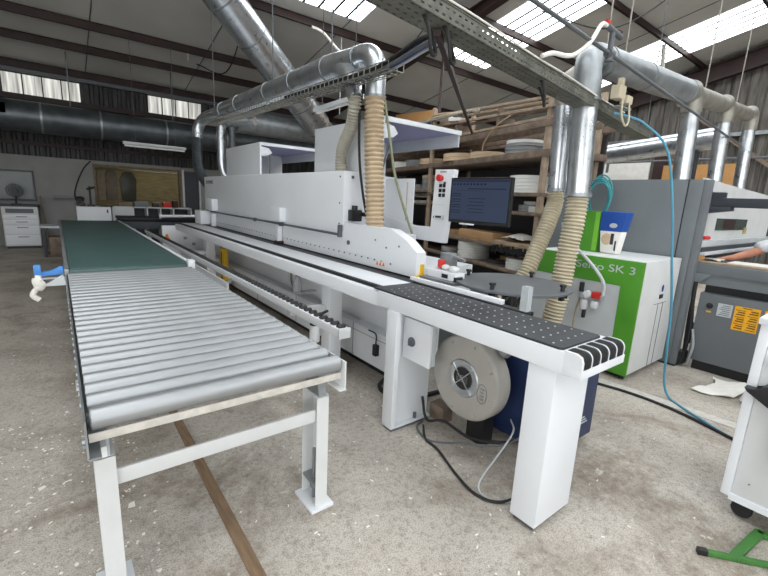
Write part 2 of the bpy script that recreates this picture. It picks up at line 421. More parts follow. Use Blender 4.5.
for (bx, lb) in (((XL + .01, XL + .05, -8.0, .2, .3, 3.9), 'wide daylight shutter of translucent panels in the left side wall'), ((-5.0, 2.0, YF + .01, YF + .05, .3, 4.0), 'wide daylight shutter of translucent panels behind the viewer')):
    w = struct('window_%d' % n, B().box(*bx), 'shutter', lb, 'window'); n += 1  # added light source out of view, stands in for daylight from the side
    b = B()
    for q in range(1, 6):
        if bx[1] - bx[0] < .1: yy = bx[2] + (bx[3] - bx[2]) * q / 6; b.box(bx[1] + .002, bx[1] + .04, yy - .03, yy + .03, bx[4], bx[5])
        else: xx = bx[0] + (bx[1] - bx[0]) * q / 6; b.box(xx - .03, xx + .03, bx[3] + .002, bx[3] + .04, bx[4], bx[5])
    obj('window_frame', b, 'dgrey', w, kind='structure')
# side room seen through the opening
b = B(); b.box(.2, 4.2, 16.6, 16.8, 0, 2.6); b.box(.2, .4, YB + .2, 16.6, 0, 2.6); b.box(4.0, 4.2, YB + .2, 16.6, 0, 2.6); b.box(.2, 4.2, YB + .2, 16.8, 2.6, 2.7)
struct('wall_side_room', b, 'sepia', 'yellowed boarded walls of the small room behind the opening', 'wall')
w = struct('window_%d' % n, B().box(.86, 2.92, YB + .09, YB + .1, .98, 2.08), glass('side_room_glass', rgb(120, 118, 96), .05, .12), 'wide glazed opening to the yellowed side room', 'window'); n += 1
b = B()
for a in ((.82, .86, .95, 2.1), (2.9, 2.95, .95, 2.1), (.86, 2.9, .95, .99), (.86, 2.9, 2.06, 2.1)): b.box(a[0], a[1], YB - .03, YB + .2, a[2], a[3])
obj('window_frame', b, 'timber', w, kind='structure')
w = struct('window_%d' % n, B().box(-1.35, -.42, YB - .03, YB - .02, 1.14, 1.78), 'windowpane', 'grey-green window above the far left drawer unit', 'window'); n += 1
b = B()
for a in ((-1.39, -1.35, 1.1, 1.82), (-.42, -.38, 1.1, 1.82), (-1.35, -.42, 1.1, 1.14), (-1.35, -.42, 1.78, 1.82)): b.box(a[0], a[1], YB - .06, YB - .001, a[2], a[3])
obj('window_frame', b, 'anthr', w, kind='structure')
w = struct('door_1', B().box(3.02, 3.43, YB + .05, YB + .1, 0, 2.08), 'anthr', 'dark doorway with a pale frame at the end of the rear wall', 'door')
b = B(); b.box(2.97, 3.02, YB - .04, YB + .2, 0, 2.12); b.box(3.43, 3.47, YB - .04, YB + .2, 0, 2.12); obj('door_frame', b, 'white2', w, kind='structure')
struct('trim_1', B().box(.497, .552, -1.2, 12.6, .0, .006), 'plankwood', 'long thin wooden batten let into the floor beneath the roller conveyor', 'floor strip')
struct('trim_30', B().bar((3.86, 1.62, .003), (3.96, .1, .003), .11, .006), 'grime', 'pale wooden strip on the floor in front of the green and white cabinet', 'floor strip')
struct('steel_column', B().box(12.1, 12.3, 4.3, 4.55, 0, 2.95), 'steelbrown', 'dark red steel column behind the grey guard panel', 'column')

# ------------------------------------------------------------------ roller conveyor
rc = thing('roller_conveyor', 'roller conveyor with zinc rollers on white legs in the foreground', 'conveyor', (.47, 2.7, 0))
NR, P0, PIT = 26, 1.618, .098
rb = B(); rb.cyl((.021, P0, .822), (.935, P0, .822), .037, n=24)
r0 = obj('roller', rb, 'roller', rc)
sb = B(); sb.cyl((.0, P0, .822), (.968, P0, .822), .010, n=8)
s0 = obj('roller_shaft', sb, 'zinc2', r0)
for k in range(1, NR):
    c = r0.copy(); COL.objects.link(c); c.location = (0, PIT * k, 0)
    d = s0.copy(); COL.objects.link(d); d.parent = c
e = obj('end_roller', B().revolve((.022, 1.525, .812), (1, 0, 0), [(0, .02), (0, .033), (.004, .0365), (.928, .0365), (.932, .033), (.932, .02)], n=32), 'roller', rc)
obj('roller_bearing', B().cyl((.014, 1.525, .812), (.022, 1.525, .812), .028, n=20), 'black', e)
for x in (.008, .962):
    s_ = 1 if x < .5 else -1
    b = B(); b.box(x - .003, x + .003, 1.47, 4.15, .70, .832); b.box(min(x, x + s_ * .035), max(x, x + s_ * .035), 1.46, 4.15, .70, .706)
    obj('side_rail', b, 'white2' if s_ < 0 else 'zinc2', rc)
obj('bearing_strip', B().box(.0115, .019, 1.50, 4.15, .785, .834, .002), 'black', rc)
for y, z in ((1.51, .745), (1.54, .715)): obj('bolt', B().cyl((-.004, y, z), (.009, y, z), .011, n=6), 'zinc2', rc)
b = B(); b.box(.014, .957, 1.50, 1.505, .742, .772, .001); b.box(.014, .957, 1.505, 1.55, .742, .747)
obj('front_cross_bar', b, 'grime', rc)
for y in (2.6, 3.9): obj('cross_bar', B().box(.016, .934, y, y + .05, .70, .74), 'white2', rc)
def rc_leg(x, y, s_):
    b = B()    # open channel standing on a foot plate
    b.box(x, x + .064, y, y + .005, .02, .616); b.box(x, x + .064, y + .145, y + .15, .02, .616)
    if s_ > 0: b.box(x + .059, x + .064, y + .005, y + .145, .02, .616)
    else: b.box(x, x + .005, y + .005, y + .145, .02, .616)
    b.box(x, x + .064, y, y + .15, .612, .618)
    l = obj('leg', b, 'white2', rc)
    obj('foot_plate', B().box(x - .03, x + .095, y - .02, y + .17, 0, .018, .003), 'white', l)
    xi = x + .03; b = B(); b.cyl((xi, y + .075, .018), (xi, y + .075, .30), .009, n=10); b.cyl((xi, y + .075, .08), (xi, y + .075, .105), .02, n=6); b.box(x + .002, x + .06, y + .006, y + .144, .12, .132)
    obj('levelling_bolt', b, 'zinc2', l)
    b = B(); b.prism([(y, .618), (y + .15, .618), (y + .13, .70), (y + .02, .70)], 0, x + .01, x + .05)
    obj('leg_bracket', b, 'zinc2', l)
for y in (1.607, 3.75):
    rc_leg(.022, y, -1); rc_leg(.896, y, 1)
    obj('leg_brace', B().box(.086, .896, y + .012, y + .024, .487, .548, .001), 'white2', rc)
b = B()
for z in (.56, .7): b.box(.03, .08, 3.0, 3.01, z, z + .01)
b = B().box(.02, .06, 1.53, 1.6, .66, .70); obj('corner_gusset', b, 'white2', rc)

# ------------------------------------------------------------------ belt conveyor
bc = thing('belt_conveyor', 'dark green belt conveyor running to the rear wall', 'conveyor', (.5, 7, 0))
b = B(); b.box(.035, .945, 4.24, 10.05, .846, .87, .003); obj('belt', b, 'belt', bc)
for y in (4.24, 10.05): obj('drum', B().cyl((.035, y, .83), (.945, y, .83), .036, n=24), 'belt', bc)
b = B(); b.box(0, .03, 4.2, 10.1, .74, .872, .002); obj('side_rail', b, 'zinc2', bc)
b = B(); b.box(.95, .985, 4.2, 10.1, .74, .872, .002); obj('side_rail', b, 'white', bc)
b = B(); b.box(.93, .99, 4.17, 4.27, .80, .905, .006); obj('end_block', b, 'white', bc)
obj('bed', B().box(.03, .95, 4.3, 10.0, .74, .80), 'lgrey', bc)
for x in (.03, .88):
    for y in (4.5, 7.2, 9.7):
        l = obj('leg', B().box(x, x + .07, y, y + .07, .02, .74), 'white2', bc)
        obj('foot_plate', B().box(x - .03, x + .1, y - .03, y + .1, 0, .02), 'zinc2', l)
for y in (4.5, 7.2, 9.7): obj('leg_brace', B().box(.1, .88, y + .015, y + .055, .3, .36), 'white2', bc)
b = B(); b.prism([(-.005, .815), (-.08, .812), (-.175, .80), (-.175, .84), (-.09, .845), (-.03, .88), (-.005, .88)], 1, 4.30, 4.33, .003); b.box(-.195, -.15, 4.285, 4.345, .815, .90, .004)
obj('sensor_bracket', b, 'skyblue', bc, label='sky blue bent bracket sticking out of the belt side')
br = obj('sensor_rail', B().box(-.17, 0, 4.27, 4.29, .785, .80), 'zinc', bc)
b = B(); b.bar((.0, 3.96, .80), (-.17, 3.96, .80), .02, .02)
b.prism([(0, .81), (-.11, .81), (-.01, .875)], 1, 3.95, 3.965)
rb2 = obj('reflector_bracket', b, 'lgrey', rc)
b = B().tube([(-.155, 3.95, .875), (-.165, 3.94, .83), (-.15, 3.945, .80), (-.175, 3.95, .775), (-.2, 3.95, .73), (-.165, 3.95, .69)], lambda t: .034 if .1 < t < .6 else .02, n=12, smooth=5)
obj('hanging_rag', b, 'cloth', None, 'white rag knotted on the bracket at the left side of the rollers', 'rag')

# transfer belts at the far end and dark units
tb = thing('transfer_conveyor', 'dark cross belts at the far end beyond the machine', 'conveyor', (1.9, 10.6, 0))
for k in range(4): obj('cross_belt', B().box(.99, 2.9, 10.15 + k * .2, 10.29 + k * .2, .87, .93, .01), 'rubber', tb)
obj('frame', B().box(1.0, 2.9, 10.14, 10.92, .70, .85), 'anthr', tb)
for x in (1.1, 2.75): obj('leg', B().box(x, x + .08, 10.5, 10.58, 0, .70), 'white2', tb)
b = B(); b.cyl((1.72, 10.0, .975), (2.55, 10.0, .99), .03, n=14); b.cyl((1.70, 10.0, .975), (1.74, 10.0, .975), .05, n=14)
obj('pressure_rod', b, 'white', tb); obj('rod_post', B().box(2.5, 2.56, 9.97, 10.2, .85, 1.0), 'white2', tb)
# narrow roller rail
nr = thing('side_support_rail', 'narrow white support rail with black wheels beside the zinc rollers', 'conveyor', (1.44, 6, 0))
obj('rail', B().box(1.395, 1.475, 2.23, 9.9, .64, .70, .003), 'white', nr)
obj('end_cap', B().box(1.39, 1.48, 2.215, 2.232, .635, .706, .004), 'white2', nr)
w0 = None
for k in range(96):
    y = 2.27 + k * .079
    if w0 is None:
        w0 = obj('wheel', B().revolve((1.41, y, .70), (1, 0, 0), [(0, .012), (0, .019), (.004, .022), (.051, .022), (.055, .019), (.055, .012)], n=14), 'black', nr)
        base = w0
    else:
        c = base.copy(); COL.objects.link(c); c.location = (0, k * .079, 0)
for y in (2.95, 6.66, 9.6): obj('rail_bracket', B().box(1.42, 1.745 if y < 9 else 1.5, y + .06, y + .13, .59, .64), 'white2', nr)
obj('support_post', B().box(1.41, 1.48, 9.66, 9.73, 0, .57), 'white2', nr)
b = B(); b.box(1.325, 1.335, 4.3, 9.6, .50, .63); b.box(1.26, 1.335, 4.3, 9.6, .495, .50)
obj('guide_plate', b, 'white', nr)
b = B(); b.bar((1.335, 4.4, .60), (1.42, 4.4, .655), .03, .03); b.bar((1.335, 9.4, .60), (1.42, 9.4, .655), .03, .03)
obj('guide_plate_arm', b, 'zinc2', nr)

# ------------------------------------------------------------------ edge banding machine
em = thing('edge_banding_machine', 'long white edge banding machine with a closed hood and raised covers', 'machine', (2.6, 5.2, 0))
b = B(); b.box(2.22, 3.3, 2.75, 8.7, .42, .95, .005); b.box(2.1, 3.3, 2.6, 8.7, .1, .42, .006)
body = obj('body', b, 'white', em)
obj('plinth', B().box(2.2, 3.25, 2.7, 8.6, .0, .1), 'black', em)
b = B(); b.box(2.098, 2.1, 2.6, 8.7, .355, .359)
for y in (3.1, 4.3, 5.5, 6.7, 7.9): b.box(2.097, 2.1, y, y + .004, .1, .42)
obj('panel_seam', b, 'dgrey', body)
obj('service_pipe', B().tube([(2.17, 3.1, .435), (2.17, 5.5, .435), (2.17, 8.4, .435)], .008, n=8, smooth=3), 'lgrey', body)
b = B(); b.tube([(2.08, 2.83, .42), (2.08, 2.72, .41), (2.08, 2.72, .31)], .006, n=8, smooth=3); b.box(2.06, 2.1, 2.69, 2.74, .22, .32, .005)
obj('door_catch', b, 'black', body)
b = B(); b.tube([(2.19, 4.62, .74), (2.19, 4.62, .5), (2.19, 4.45, .46), (2.19, 4.45, .74)], .01, n=8, smooth=4); obj('cable_loop', b, 'grey', body)
b = B(); b.box(2.205, 2.22, 4.63, 4.75, .50, .78, .004); obj('access_cover', b, 'white2', body)
obj('rear_end_panel', B().box(1.55, 3.3, 8.9, 9.0, .1, .86, .004), 'white', em)
b = B(); b.ball((1.62, 8.86, .61), .05, (1, .8, .7)); b.cyl((1.62, 8.87, .63), (1.62, 8.87, .70), .035, .02, n=12); obj('warning_beacon', b, 'orange', em)
b = B()
for p in ((1.95, 8.895, .62), (2.1, 8.895, .5), (2.02, 8.895, .38)): b.obox(p, (.06, .01, .05))
b.box(2.3, 2.42, 8.78, 8.9, .40, .75)
obj('pneumatic_valves', b, 'zinc2', em)
fb = obj('feed_beam', B().box(1.69, 2.2, 2.19, 8.45, .83, .93, .004), 'white', em)
obj('track_slot', B().box(2.07, 2.19, 2.19, 8.45, .931, .945), 'black', fb)
obj('slide_strip', B().box(1.80, 2.065, 2.27, 8.45, .931, .948, .003), 'white', fb)
b = B(); b.box(1.745, 1.79, 2.19, 8.45, .9305, .939)
k = 0
while 2.2 + k * .03 < 8.4:
    b.box(1.748, 1.787, 2.2 + k * .03, 2.218 + k * .03, .939, .951); k += 1
obj('roller_chain', b, 'black', fb)
for y in (2.95, 6.63):
    p = obj('support_post', B().box(1.75, 1.87, y, y + .14, .02, .83, .003), 'white', em)
    obj('foot_plate', B().box(1.72, 1.90, y - .03, y + .17, 0, .02), 'zinc2', p)
pa = obj('pressure_guard', B().prism([(2.40, .955), (2.40, 1.155), (2.527, 1.237), (2.73, 1.312), (3.48, 1.318), (3.48, 1.22), (8.3, 1.22), (8.3, .955)], 0, 2.2, 2.225, .003), 'white', em)
obj('guard_edge_flange', B().prism([(2.402, .955), (2.402, 1.153), (2.527, 1.234), (2.731, 1.309), (2.95, 1.312), (2.95, 1.304), (2.735, 1.300), (2.533, 1.225), (2.411, 1.147), (2.411, .955)], 0, 2.225, 2.30), 'white', pa)
obj('deck', B().box(2.225, 2.6, 2.86, 3.56, .95, 1.25, .004), 'white', em)
b = B()
for k in range(52): b.cyl((2.194, 2.85 + k * .1, 1.025), (2.201, 2.85 + k * .1, 1.025), .008 if k % 5 else .006, n=8)
for y, z in ((3.38, 1.13), (5.05, 1.12)): b.cyl((2.19, y, z), (2.201, y, z), .022, n=12)
for y, z in ((2.62, 1.18), (2.79, 1.15), (2.72, 1.02), (2.95, 1.2)): b.cyl((2.196, y, z), (2.201, y, z), .009, n=8)
obj('screw', b, 'dgrey', pa)
b = B()
for k in range(3): b.prism([(2.80 + k * .045, .985), (2.835 + k * .045, .985), (2.8175 + k * .045, 1.02)], 0, 2.1975, 2.2005)
for k in range(3): b.prism([(4.88 + k * .04, .985), (4.91 + k * .04, .985), (4.895 + k * .04, 1.01)], 0, 2.1975, 2.2005)
obj('warning_stickers', b, 'orange', pa)
obj('guard_foot', B().box(2.18, 2.30, 2.35, 2.41, .955, .978, .004), 'yellow', pa)
obj('nose_strip', B().box(2.245, 2.28, 2.392, 2.402, .97, 1.06), 'yellow', pa)
obj('guard_track_shadow_gap', B().box(2.195, 2.33, 2.35, 8.3, .94, .956), 'black', pa)
hd = obj('hood', B().box(2.2, 2.42, 3.5, 8.35, 1.21, 1.805, .02), 'white', em)
b = B(); b.box(2.42, 2.9, 3.55, 8.35, .95, 1.79, .012); obj('housing', b, 'white', em)
b = B(); b.tube([(2.175, 3.53, 1.195), (2.175, 8.1, 1.195)], .013, n=10, smooth=0)
b.box(2.16, 2.2, 3.50, 3.53, 1.17, 1.29); b.box(2.16, 2.21, 4.86, 4.92, 1.17, 1.215); b.box(2.16, 2.21, 5.75, 5.78, 1.17, 1.215); b.box(2.16, 2.21, 8.08, 8.12, 1.17, 1.215)
obj('hood_handle', b, 'dgrey', hd)
b = B(); b.box(2.12, 2.2, 4.80, 5.18, 1.225, 1.395, .012); obj('latch_box', b, 'white', hd)
b = B(); b.prism([(4.88, 1.17), (4.97, 1.17), (4.94, .98), (4.90, .98)], 0, 2.14, 2.19, .004); lk = obj('latch_link', b, 'white', em)
obj('latch_pad', B().box(2.12, 2.2, 4.86, 4.97, .945, .985), 'black', lk)
b = B(); b.box(2.10, 2.2, 7.55, 7.86, 1.22, 1.42, .01); b.box(2.0, 2.2, 7.9, 8.3, .96, 1.2, .02); obj('latch_box', b, 'white', hd)
b = B(); b.prism([(7.60, 1.17), (7.75, 1.17), (7.72, .95), (7.63, .95)], 0, 2.12, 2.19, .004); obj('latch_link', b, 'white', em)
obj('maker_lettering', B().box(2.198, 2.2, 8.13, 8.19, 1.68, 1.735), 'black', hd)
text('maker_lettering', 'HOMAG', .085, (2.1985, 8.10, 1.68), FACE_MX, 'black', hd)
b = B()
for z in (1.3, 1.5, 1.75): b.cyl((2.192, 3.56, z), (2.201, 3.56, z), .008, n=8)
b.cyl((2.3, 3.492, 1.75), (2.3, 3.5, 1.75), .015, n=8)
obj('screw', b, 'dgrey', hd)
b = B(); b.box(2.26, 2.36, 3.40, 3.52, 1.33, 1.44, .01); b.cyl((2.31, 3.46, 1.44), (2.31, 3.46, 1.48), .03, n=12); b.box(2.36, 2.4, 3.36, 3.42, 1.38, 1.42)
mt = obj('drive_motor', b, 'black', em)
obj('drive_cable', B().tube([(2.40, 3.39, 1.42), (2.5, 3.33, 1.44), (2.55, 3.3, 1.36), (2.5, 3.36, 1.30)], .008, n=6), 'dgrey', mt)
# raised covers on top
for (y0, y1, zt, nm) in ((6.17, 7.72, 2.285, 0), (3.21, 4.50, 2.30, 1)):
    b = B()
    b.box(2.42, 2.445, y0, y1, 1.79, zt, .003); b.box(2.445, 3.47, y0, y1, zt - .025, zt, .003); b.box(2.445, 3.45, y1 - .025, y1, 1.80, zt - .025)
    c = obj('raised_cover', b, 'white', em)
    obj('cover_lip', B().box(2.445, 3.47, y0 - .004, y0 + .02, zt - .04, zt + .002), 'white', c)
    obj('cover_rear_flap', B().box(3.45, 3.47, y0 + .02, y1 - .02, zt - .16, zt - .025), 'lgrey', c)
    obj('cover_lining', B().box(2.446, 3.45, y0 + .02, y1 - .025, zt - .031, zt - .026), 'lilac', c)
    b = B(); b.prism([(2.45, zt - .19), (2.57, zt - .17), (2.62, zt - .13), (2.57, zt - .07), (2.45, zt - .05)], 1, y0 + .02, y0 + .04, .004); obj('hinge_plate', b, 'white', c)
    obj('gas_strut', B().cyl((2.59, y0 + .05, zt - .12), (2.75, y0 + .45, 1.79), .012, n=8), 'zinc2', c)
# end plate with rule marks, and control arm
ep = obj('end_plate', B().box(2.75, 2.758, 3.1, 3.62, 1.1, 1.765), 'white', em)
b = B()
for k in range(17): b.box(2.747, 2.75, 3.185, 3.205, 1.36 + k * .022, 1.366 + k * .022)
b.box(2.7465, 2.75, 3.20, 3.204, 1.36, 1.735)
obj('rule_marks', b, 'sepia', ep)
ca = obj('control_arm', B().prism([(2.82, 1.842), (2.585, 1.837), (2.648, 1.19), (3.09, 1.193), (3.62, 1.30), (3.62, 1.40), (3.09, 1.312), (2.827, 1.316)], 0, 2.745, 2.80, .006), 'white', em)
obj('emergency_stop', B().revolve((2.7450, 2.73, 1.765), (-1, 0, 0), [(0, .022), (.02, .022), (.02, .03), (.045, .03), (.05, .02)], n=16), 'red', ca, label='red mushroom button')
b = B()
for r in range(3):
    for c_ in range(2): b.box(2.7350, 2.7450, 2.675 + c_ * .045, 2.705 + c_ * .045, 1.60 + r * .042, 1.63 + r * .042, .003)
b.box(2.7350, 2.7450, 2.675, 2.695, 1.735 - .02, 1.75 - .02)
obj('push_buttons', b, 'black', ca)
b = B(); b.box(2.73, 2.7450, 2.665, 2.78, 1.40, 1.44, .004); b.box(2.7400, 2.7450, 2.69, 2.80, 1.53, 1.535); obj('key_slot_panel', b, 'white2', ca)
b = B(); b.box(2.7260, 2.7300, 2.69, 2.76, 1.415, 1.432); b.box(2.7425, 2.7450, 2.795, 2.805, 1.412, 1.426); obj('key_slot', b, 'black', ca)
text('maker_lettering', 'HOMAG', .022, (2.7435, 2.755, 1.812), FACE_MX, 'dgrey', ca)
b = B()
b.cyl((2.32, 3.0, 1.31), (2.32, 3.0, 1.316), .01); 
# monitor
mo = thing('computer_monitor', 'black flat computer monitor showing a dark blue program window', 'monitor', (2.62, 2.32, 1.37))
R = Matrix.Rotation(math.radians(3), 3, 'Z')
MS = .9
def mp(dy, dz, dx=0): return V((2.66, 2.225, 1.577)) + R @ V((dx, dy * MS, dz * MS))
obj('case', B().obox(mp(0, 0, .02), (0.035, 0.5895, 0.3645), R, .006), 'black', mo)
sc = obj('screen', B().obox(mp(0.0, .005, .001), (0.004, 0.5535, 0.3240), R), 'screen', mo)
b = B()
for k in range(10): b.obox(mp(.28 - k * .038, .145, -.002), (0.002, 0.0180, 0.0126), R)
for k in range(4): b.obox(mp(.245, .06 - k * .05, -.002), (0.002, 0.0900, 0.0054), R); b.obox(mp(.25, .04 - k * .05, -.002), (0.002, 0.1080, 0.0045), R)
for k in range(5): b.obox(mp(.02, .02 - k * .03, -.002), (.002, .17 - .03 * (k % 2), .004), R)
obj('screen_text', b, 'ui', sc)
b = B(); b.obox(mp(0, .172, -.002), (0.002, 0.5535, 0.0126), R); b.obox(mp(-.08, .105, -.002), (0.002, 0.3600, 0.0090), R); b.obox(mp(.1, .088, -.002), (0.002, 0.2700, 0.0027), R); obj('screen_bars', b, 'uibar', sc)
b = B(); b.obox(mp(.10, -.21, -.005), (.02, .14, .012), R, .003); obj('stand_tab', b, 'white', mo)
obj('mount', B().box(2.68, 2.76, 2.36, 2.49, 1.5, 1.62), 'black', mo); obj('mount_bar', B().box(2.755, 2.775, 2.36, 2.64, 1.53, 1.59), 'white2', mo)

# ------------------------------------------------------------------ infeed table
it = thing('infeed_table', 'white infeed table with a black perforated top on two posts', 'table', (1.88, 1.5, 0))
b = B(); b.box(1.675, 2.085, .845, 2.195, .845, .945, .004); b.box(1.675, 2.085, .762, .85, .845, .885, .003)
b.prism([(.848, .885), (.764, .885), (.764, .92), (.773, .943), (.796, .953), (.848, .953)], 0, 1.675, 1.690)
tp = obj('table_frame', b, 'white', it)
b = B()
ol = [(1.70, .865), (2.03, .865), (2.045, .88), (2.045, 2.26), (1.69, 2.26), (1.685, .88)]
b.prism(ol, 2, .945, .957, .002); pl = obj('perforated_top', b, 'plate', it)
b = B()
for i in range(18):
    for j in range(6):
        x = 1.715 + j * .064 + (.032 if i % 2 else 0); y = .925 + i * .071
        if x < 2.03: b.cyl((x, y, .9565), (x, y, .9595), .0048, n=8)
obj('air_nozzle_pattern', b, 'lgrey', pl)
def bullnose(g):    # flat top rolling over into a flat front
    pts = [(.846, .952 + g), (.80, .952 + g)]
    for i in range(7):
        t = math.radians(90 + 90 * i / 6); pts.append((.80 + (.034 + g) * math.cos(t), .918 + (.034 + g) * math.sin(t)))
    return pts + [(.766 - g, .886), (.846, .886)]
for k in range(5):
    x = 1.692 + k * .0775
    r = obj('end_roller', B().prism(bullnose(0), 0, x, x + .066), 'black', it)
    b = B()
    for q in (.012, .027, .042): b.prism(bullnose(.002), 0, x + q, x + q + .009)
    obj('roller_tread', b, 'rubber', r)
    obj('roller_bracket', B().prism(bullnose(.001), 0, x + .068, x + .0755), 'white', it)
p = obj('post', B().box(1.683, 2.0, .875, 1.015, .03, .845, .004), 'white', it)
b = B(); b.box(1.70, 1.98, .89, 1.0, .004, .03); b.cyl((1.74, .945, 0), (1.74, .945, .012), .03, n=12); b.cyl((1.94, .945, 0), (1.94, .945, .012), .03, n=12); obj('foot', b, 'dgrey', p)
b = B(); b.box(1.66, 1.70, 1.958, 2.06, .02, .845, .003); b.box(1.70, 2.03, 2.0, 2.006, .02, .845); b.box(1.70, 2.03, 1.958, 2.06, .02, .03)
p = obj('post', b, 'white', it); b = B(); b.box(1.67, 2.02, 1.965, 2.05, 0, .02); b.cyl((1.9, 1.985, .03), (1.9, 1.985, .07), .012, n=8); obj('foot', b, 'dgrey', p)
obj('locating_rail', B().box(2.10, 2.135, 1.50, 2.35, .955, .985, .003), 'white', it)
obj('rail_support', B().box(2.086, 2.14, 1.30, 2.30, .87, .954), 'black', it)
# small items around it
ef = thing('edge_feed_unit', 'small white feeder with a red knob beside the guard nose', 'machine', (2.36, 2.1, .97))
b = B(); b.box(2.25, 2.36, 2.03, 2.32, .985, 1.045, .01); obj('body', b, 'white', ef)
obj('base', B().box(2.2, 2.5, 2.0, 2.36, .962, .985), 'zinc2', ef)
obj('knob', B().cyl((2.34, 2.26, 1.055), (2.34, 2.26, 1.115), .03, n=16), 'red', ef, label='red knob')
b = B(); b.box(2.42, 2.5, 2.24, 2.36, .985, 1.16, .008); b.bar((2.45, 2.26, 1.14), (2.45, 2.12, 1.12), .03, .02); obj('cylinder_head', b, 'zinc2', ef)
b = B(); b.ball((2.31, 2.10, 1.065), .032, (1.2, 1.6, .8)); b.ball((2.33, 2.2, 1.065), .028, (1.2, 1.3, .8)); obj('valve_block', b, 'white2', ef)
b = B(); b.cyl((2.29, 2.04, .985), (2.29, 2.04, 1.02), .04, n=16); b.box(2.245, 2.25, 2.1, 2.16, 1.0, 1.03); obj('guide_wheel', b, 'black', ef)
b = B(); b.box(2.1, 2.52, 2.28, 2.36, .9, .962); obj('mounting_bar', b, 'zinc2', ef)
b = B()
b.prism([(0, 0)] * 0 or [(2.092, 1.32), (2.138, 1.32), (2.138, 1.366), (2.092, 1.366)], 2, .9545, 1.10)
gl = obj('clear_cup', b, 'clear', None, 'clear square plastic cup standing on the perforated table edge', 'cup')
# turntable
tt = thing('edging_coil_turntable', 'dark grey round coil turntable behind the perforated infeed table', 'turntable', (2.58, 1.77, 0))
obj('disc', B().revolve((2.58, 1.77, .985), (0, 0, 1), [(0, .405), (.004, .41), (.016, .41), (.02, .405)], n=64), 'dgrey', tt)
obj('column', B().cyl((2.58, 1.77, .84), (2.58, 1.77, .985), .05, n=16), 'black', tt)
b = B()
for a in range(4):
    t = a * PI / 2 + .5; b.bar((2.58, 1.77, .955), (2.58 + .38 * math.cos(t), 1.77 + .38 * math.sin(t), .955), .035, .03)
obj('support_arms', b, 'black', tt)
for a in (.2, 1.77, 3.4, 4.9):
    x, y = 2.58 + .36 * math.cos(a), 1.77 + .36 * math.sin(a)
    b = B(); b.cyl((x, y, 1.005), (x, y, 1.035), .014, n=10); b.cyl((x, y, 1.035), (x, y, 1.05), .022, n=10); b.box(x - .02, x + .02, y - .012, y + .012, .94, .985); obj('clamp_knob', b, 'black', tt)
b = B(); b.box(2.54, 2.62, 1.73, 1.81, .0, .85); obj('column_foot', b, 'black', tt)
# blue cabinet beneath
bl = thing('blue_cabinet', 'navy blue metal cabinet behind the front post of the infeed table', 'cabinet', (2.45, 1.45, 0))
obj('body', B().box(2.24, 2.76, 1.14, 1.68, .06, .72, .006), 'navy', bl)
for x in (2.30, 2.70):
    for y in (1.2, 1.62): obj('foot', B().cyl((x, y, 0), (x, y, .06), .022, n=12), 'zinc2', bl)
b = B()
for k in range(3): b.box(2.55, 2.68 - .02 * k, 1.138, 1.14, .17 + k * .02, .178 + k * .02)
obj('panel_print', b, 'lgrey', bl)
# extraction drum
fan = thing('coil_drum_cover', 'grey round fan drum with an oval badge under the infeed table', 'fan', (2.0, 1.6, .2))
b = B().revolve((1.93, 1.6, .475), (1, 0, 0), [(0, .07), (0, .25), (.008, .268), (.02, .275), (.105, .275), (.118, .268), (.12, .07)], n=56); dr = obj('drum', b, 'fangrey', fan)
b = B().revolve((1.93, 1.6, .475), (-1, 0, 0), [(-.03, .06), (.004, .125), (.012, .118), (.010, .09), (-.005, .068)], n=40, cap=False); obj('hub_ring', b, 'zinc', dr)
obj('hub_mesh', B().cyl((1.922, 1.6, .475), (1.93, 1.6, .475), .072, n=28), 'rubber', dr)
b = B()
for k in range(4):
    t = PI / 4 + k * PI / 2; b.bar((1.915, 1.6, .475), (1.915, 1.6 + .115 * math.cos(t), .475 + .115 * math.sin(t)), .007, .006)
for k in range(5): b.bar((1.919, 1.555, .455 + k * .01), (1.919, 1.645, .455 + k * .01), .002, .002)
obj('hub_guard', b, 'zinc', dr)
b = B()
ov = [(1.445 + .036 * math.cos(2 * PI * k / 20), .43 + .062 * math.sin(2 * PI * k / 20)) for k in range(20)]
b.tube([(1.928, p[0], p[1]) for p in ov] + [(1.928, ov[0][0], ov[0][1])], .003, n=6, smooth=0)
for k in range(4): b.box(1.926, 1.93, 1.43, 1.46, .39 + k * .022, .40 + k * .022)
obj('oval_badge', b, 'zinc2', dr)
b = B()
for k in range(8):
    t = k * PI / 4 + .3; b.cyl((1.925, 1.6 + .235 * math.cos(t), .475 + .235 * math.sin(t)), (1.931, 1.6 + .235 * math.cos(t), .475 + .235 * math.sin(t)), .007, n=8)
obj('rivet', b, 'zinc', dr)
b = B(); b.box(2.04, 2.24, 1.5, 1.64, .35, .6, .01); b.box(2.06, 2.16, 1.50, 1.64, 0, .35); obj('stand', b, 'black', fan)
b = B(); b.prism([(1.84, .5), (1.90, .56), (1.90, .80), (1.73, .83), (1.72, .70)], 0, 1.99, 2.10, .01); b.cyl((2.04, 1.4, .69), (2.04, 1.34, .76), .04, n=12); obj('outlet_duct', b, 'zinc2', fan)
# switch box
sw = thing('switch_box', 'white wall box with a grey rotary switch beside the fan drum', 'electrical box', (1.82, 1.85, .53))
obj('case', B().box(1.765, 1.81, 1.735, 1.985, .53, .80, .006), 'lgrey', sw)
obj('lid', B().box(1.75, 1.765, 1.73, 1.99, .525, .805, .005), 'white', sw)
b = B().revolve((1.75, 1.90, .655), (-1, 0, 0), [(0, .032), (.008, .032), (.01, .026), (.02, .02)], n=16); b.box(1.72, 1.73, 1.893, 1.907, .635, .675); obj('rotary_switch', b, 'dgrey', sw)
obj('mounting_bracket', B().box(1.78, 1.80, 1.985, 2.0, .56, .78), 'zinc2', sw)
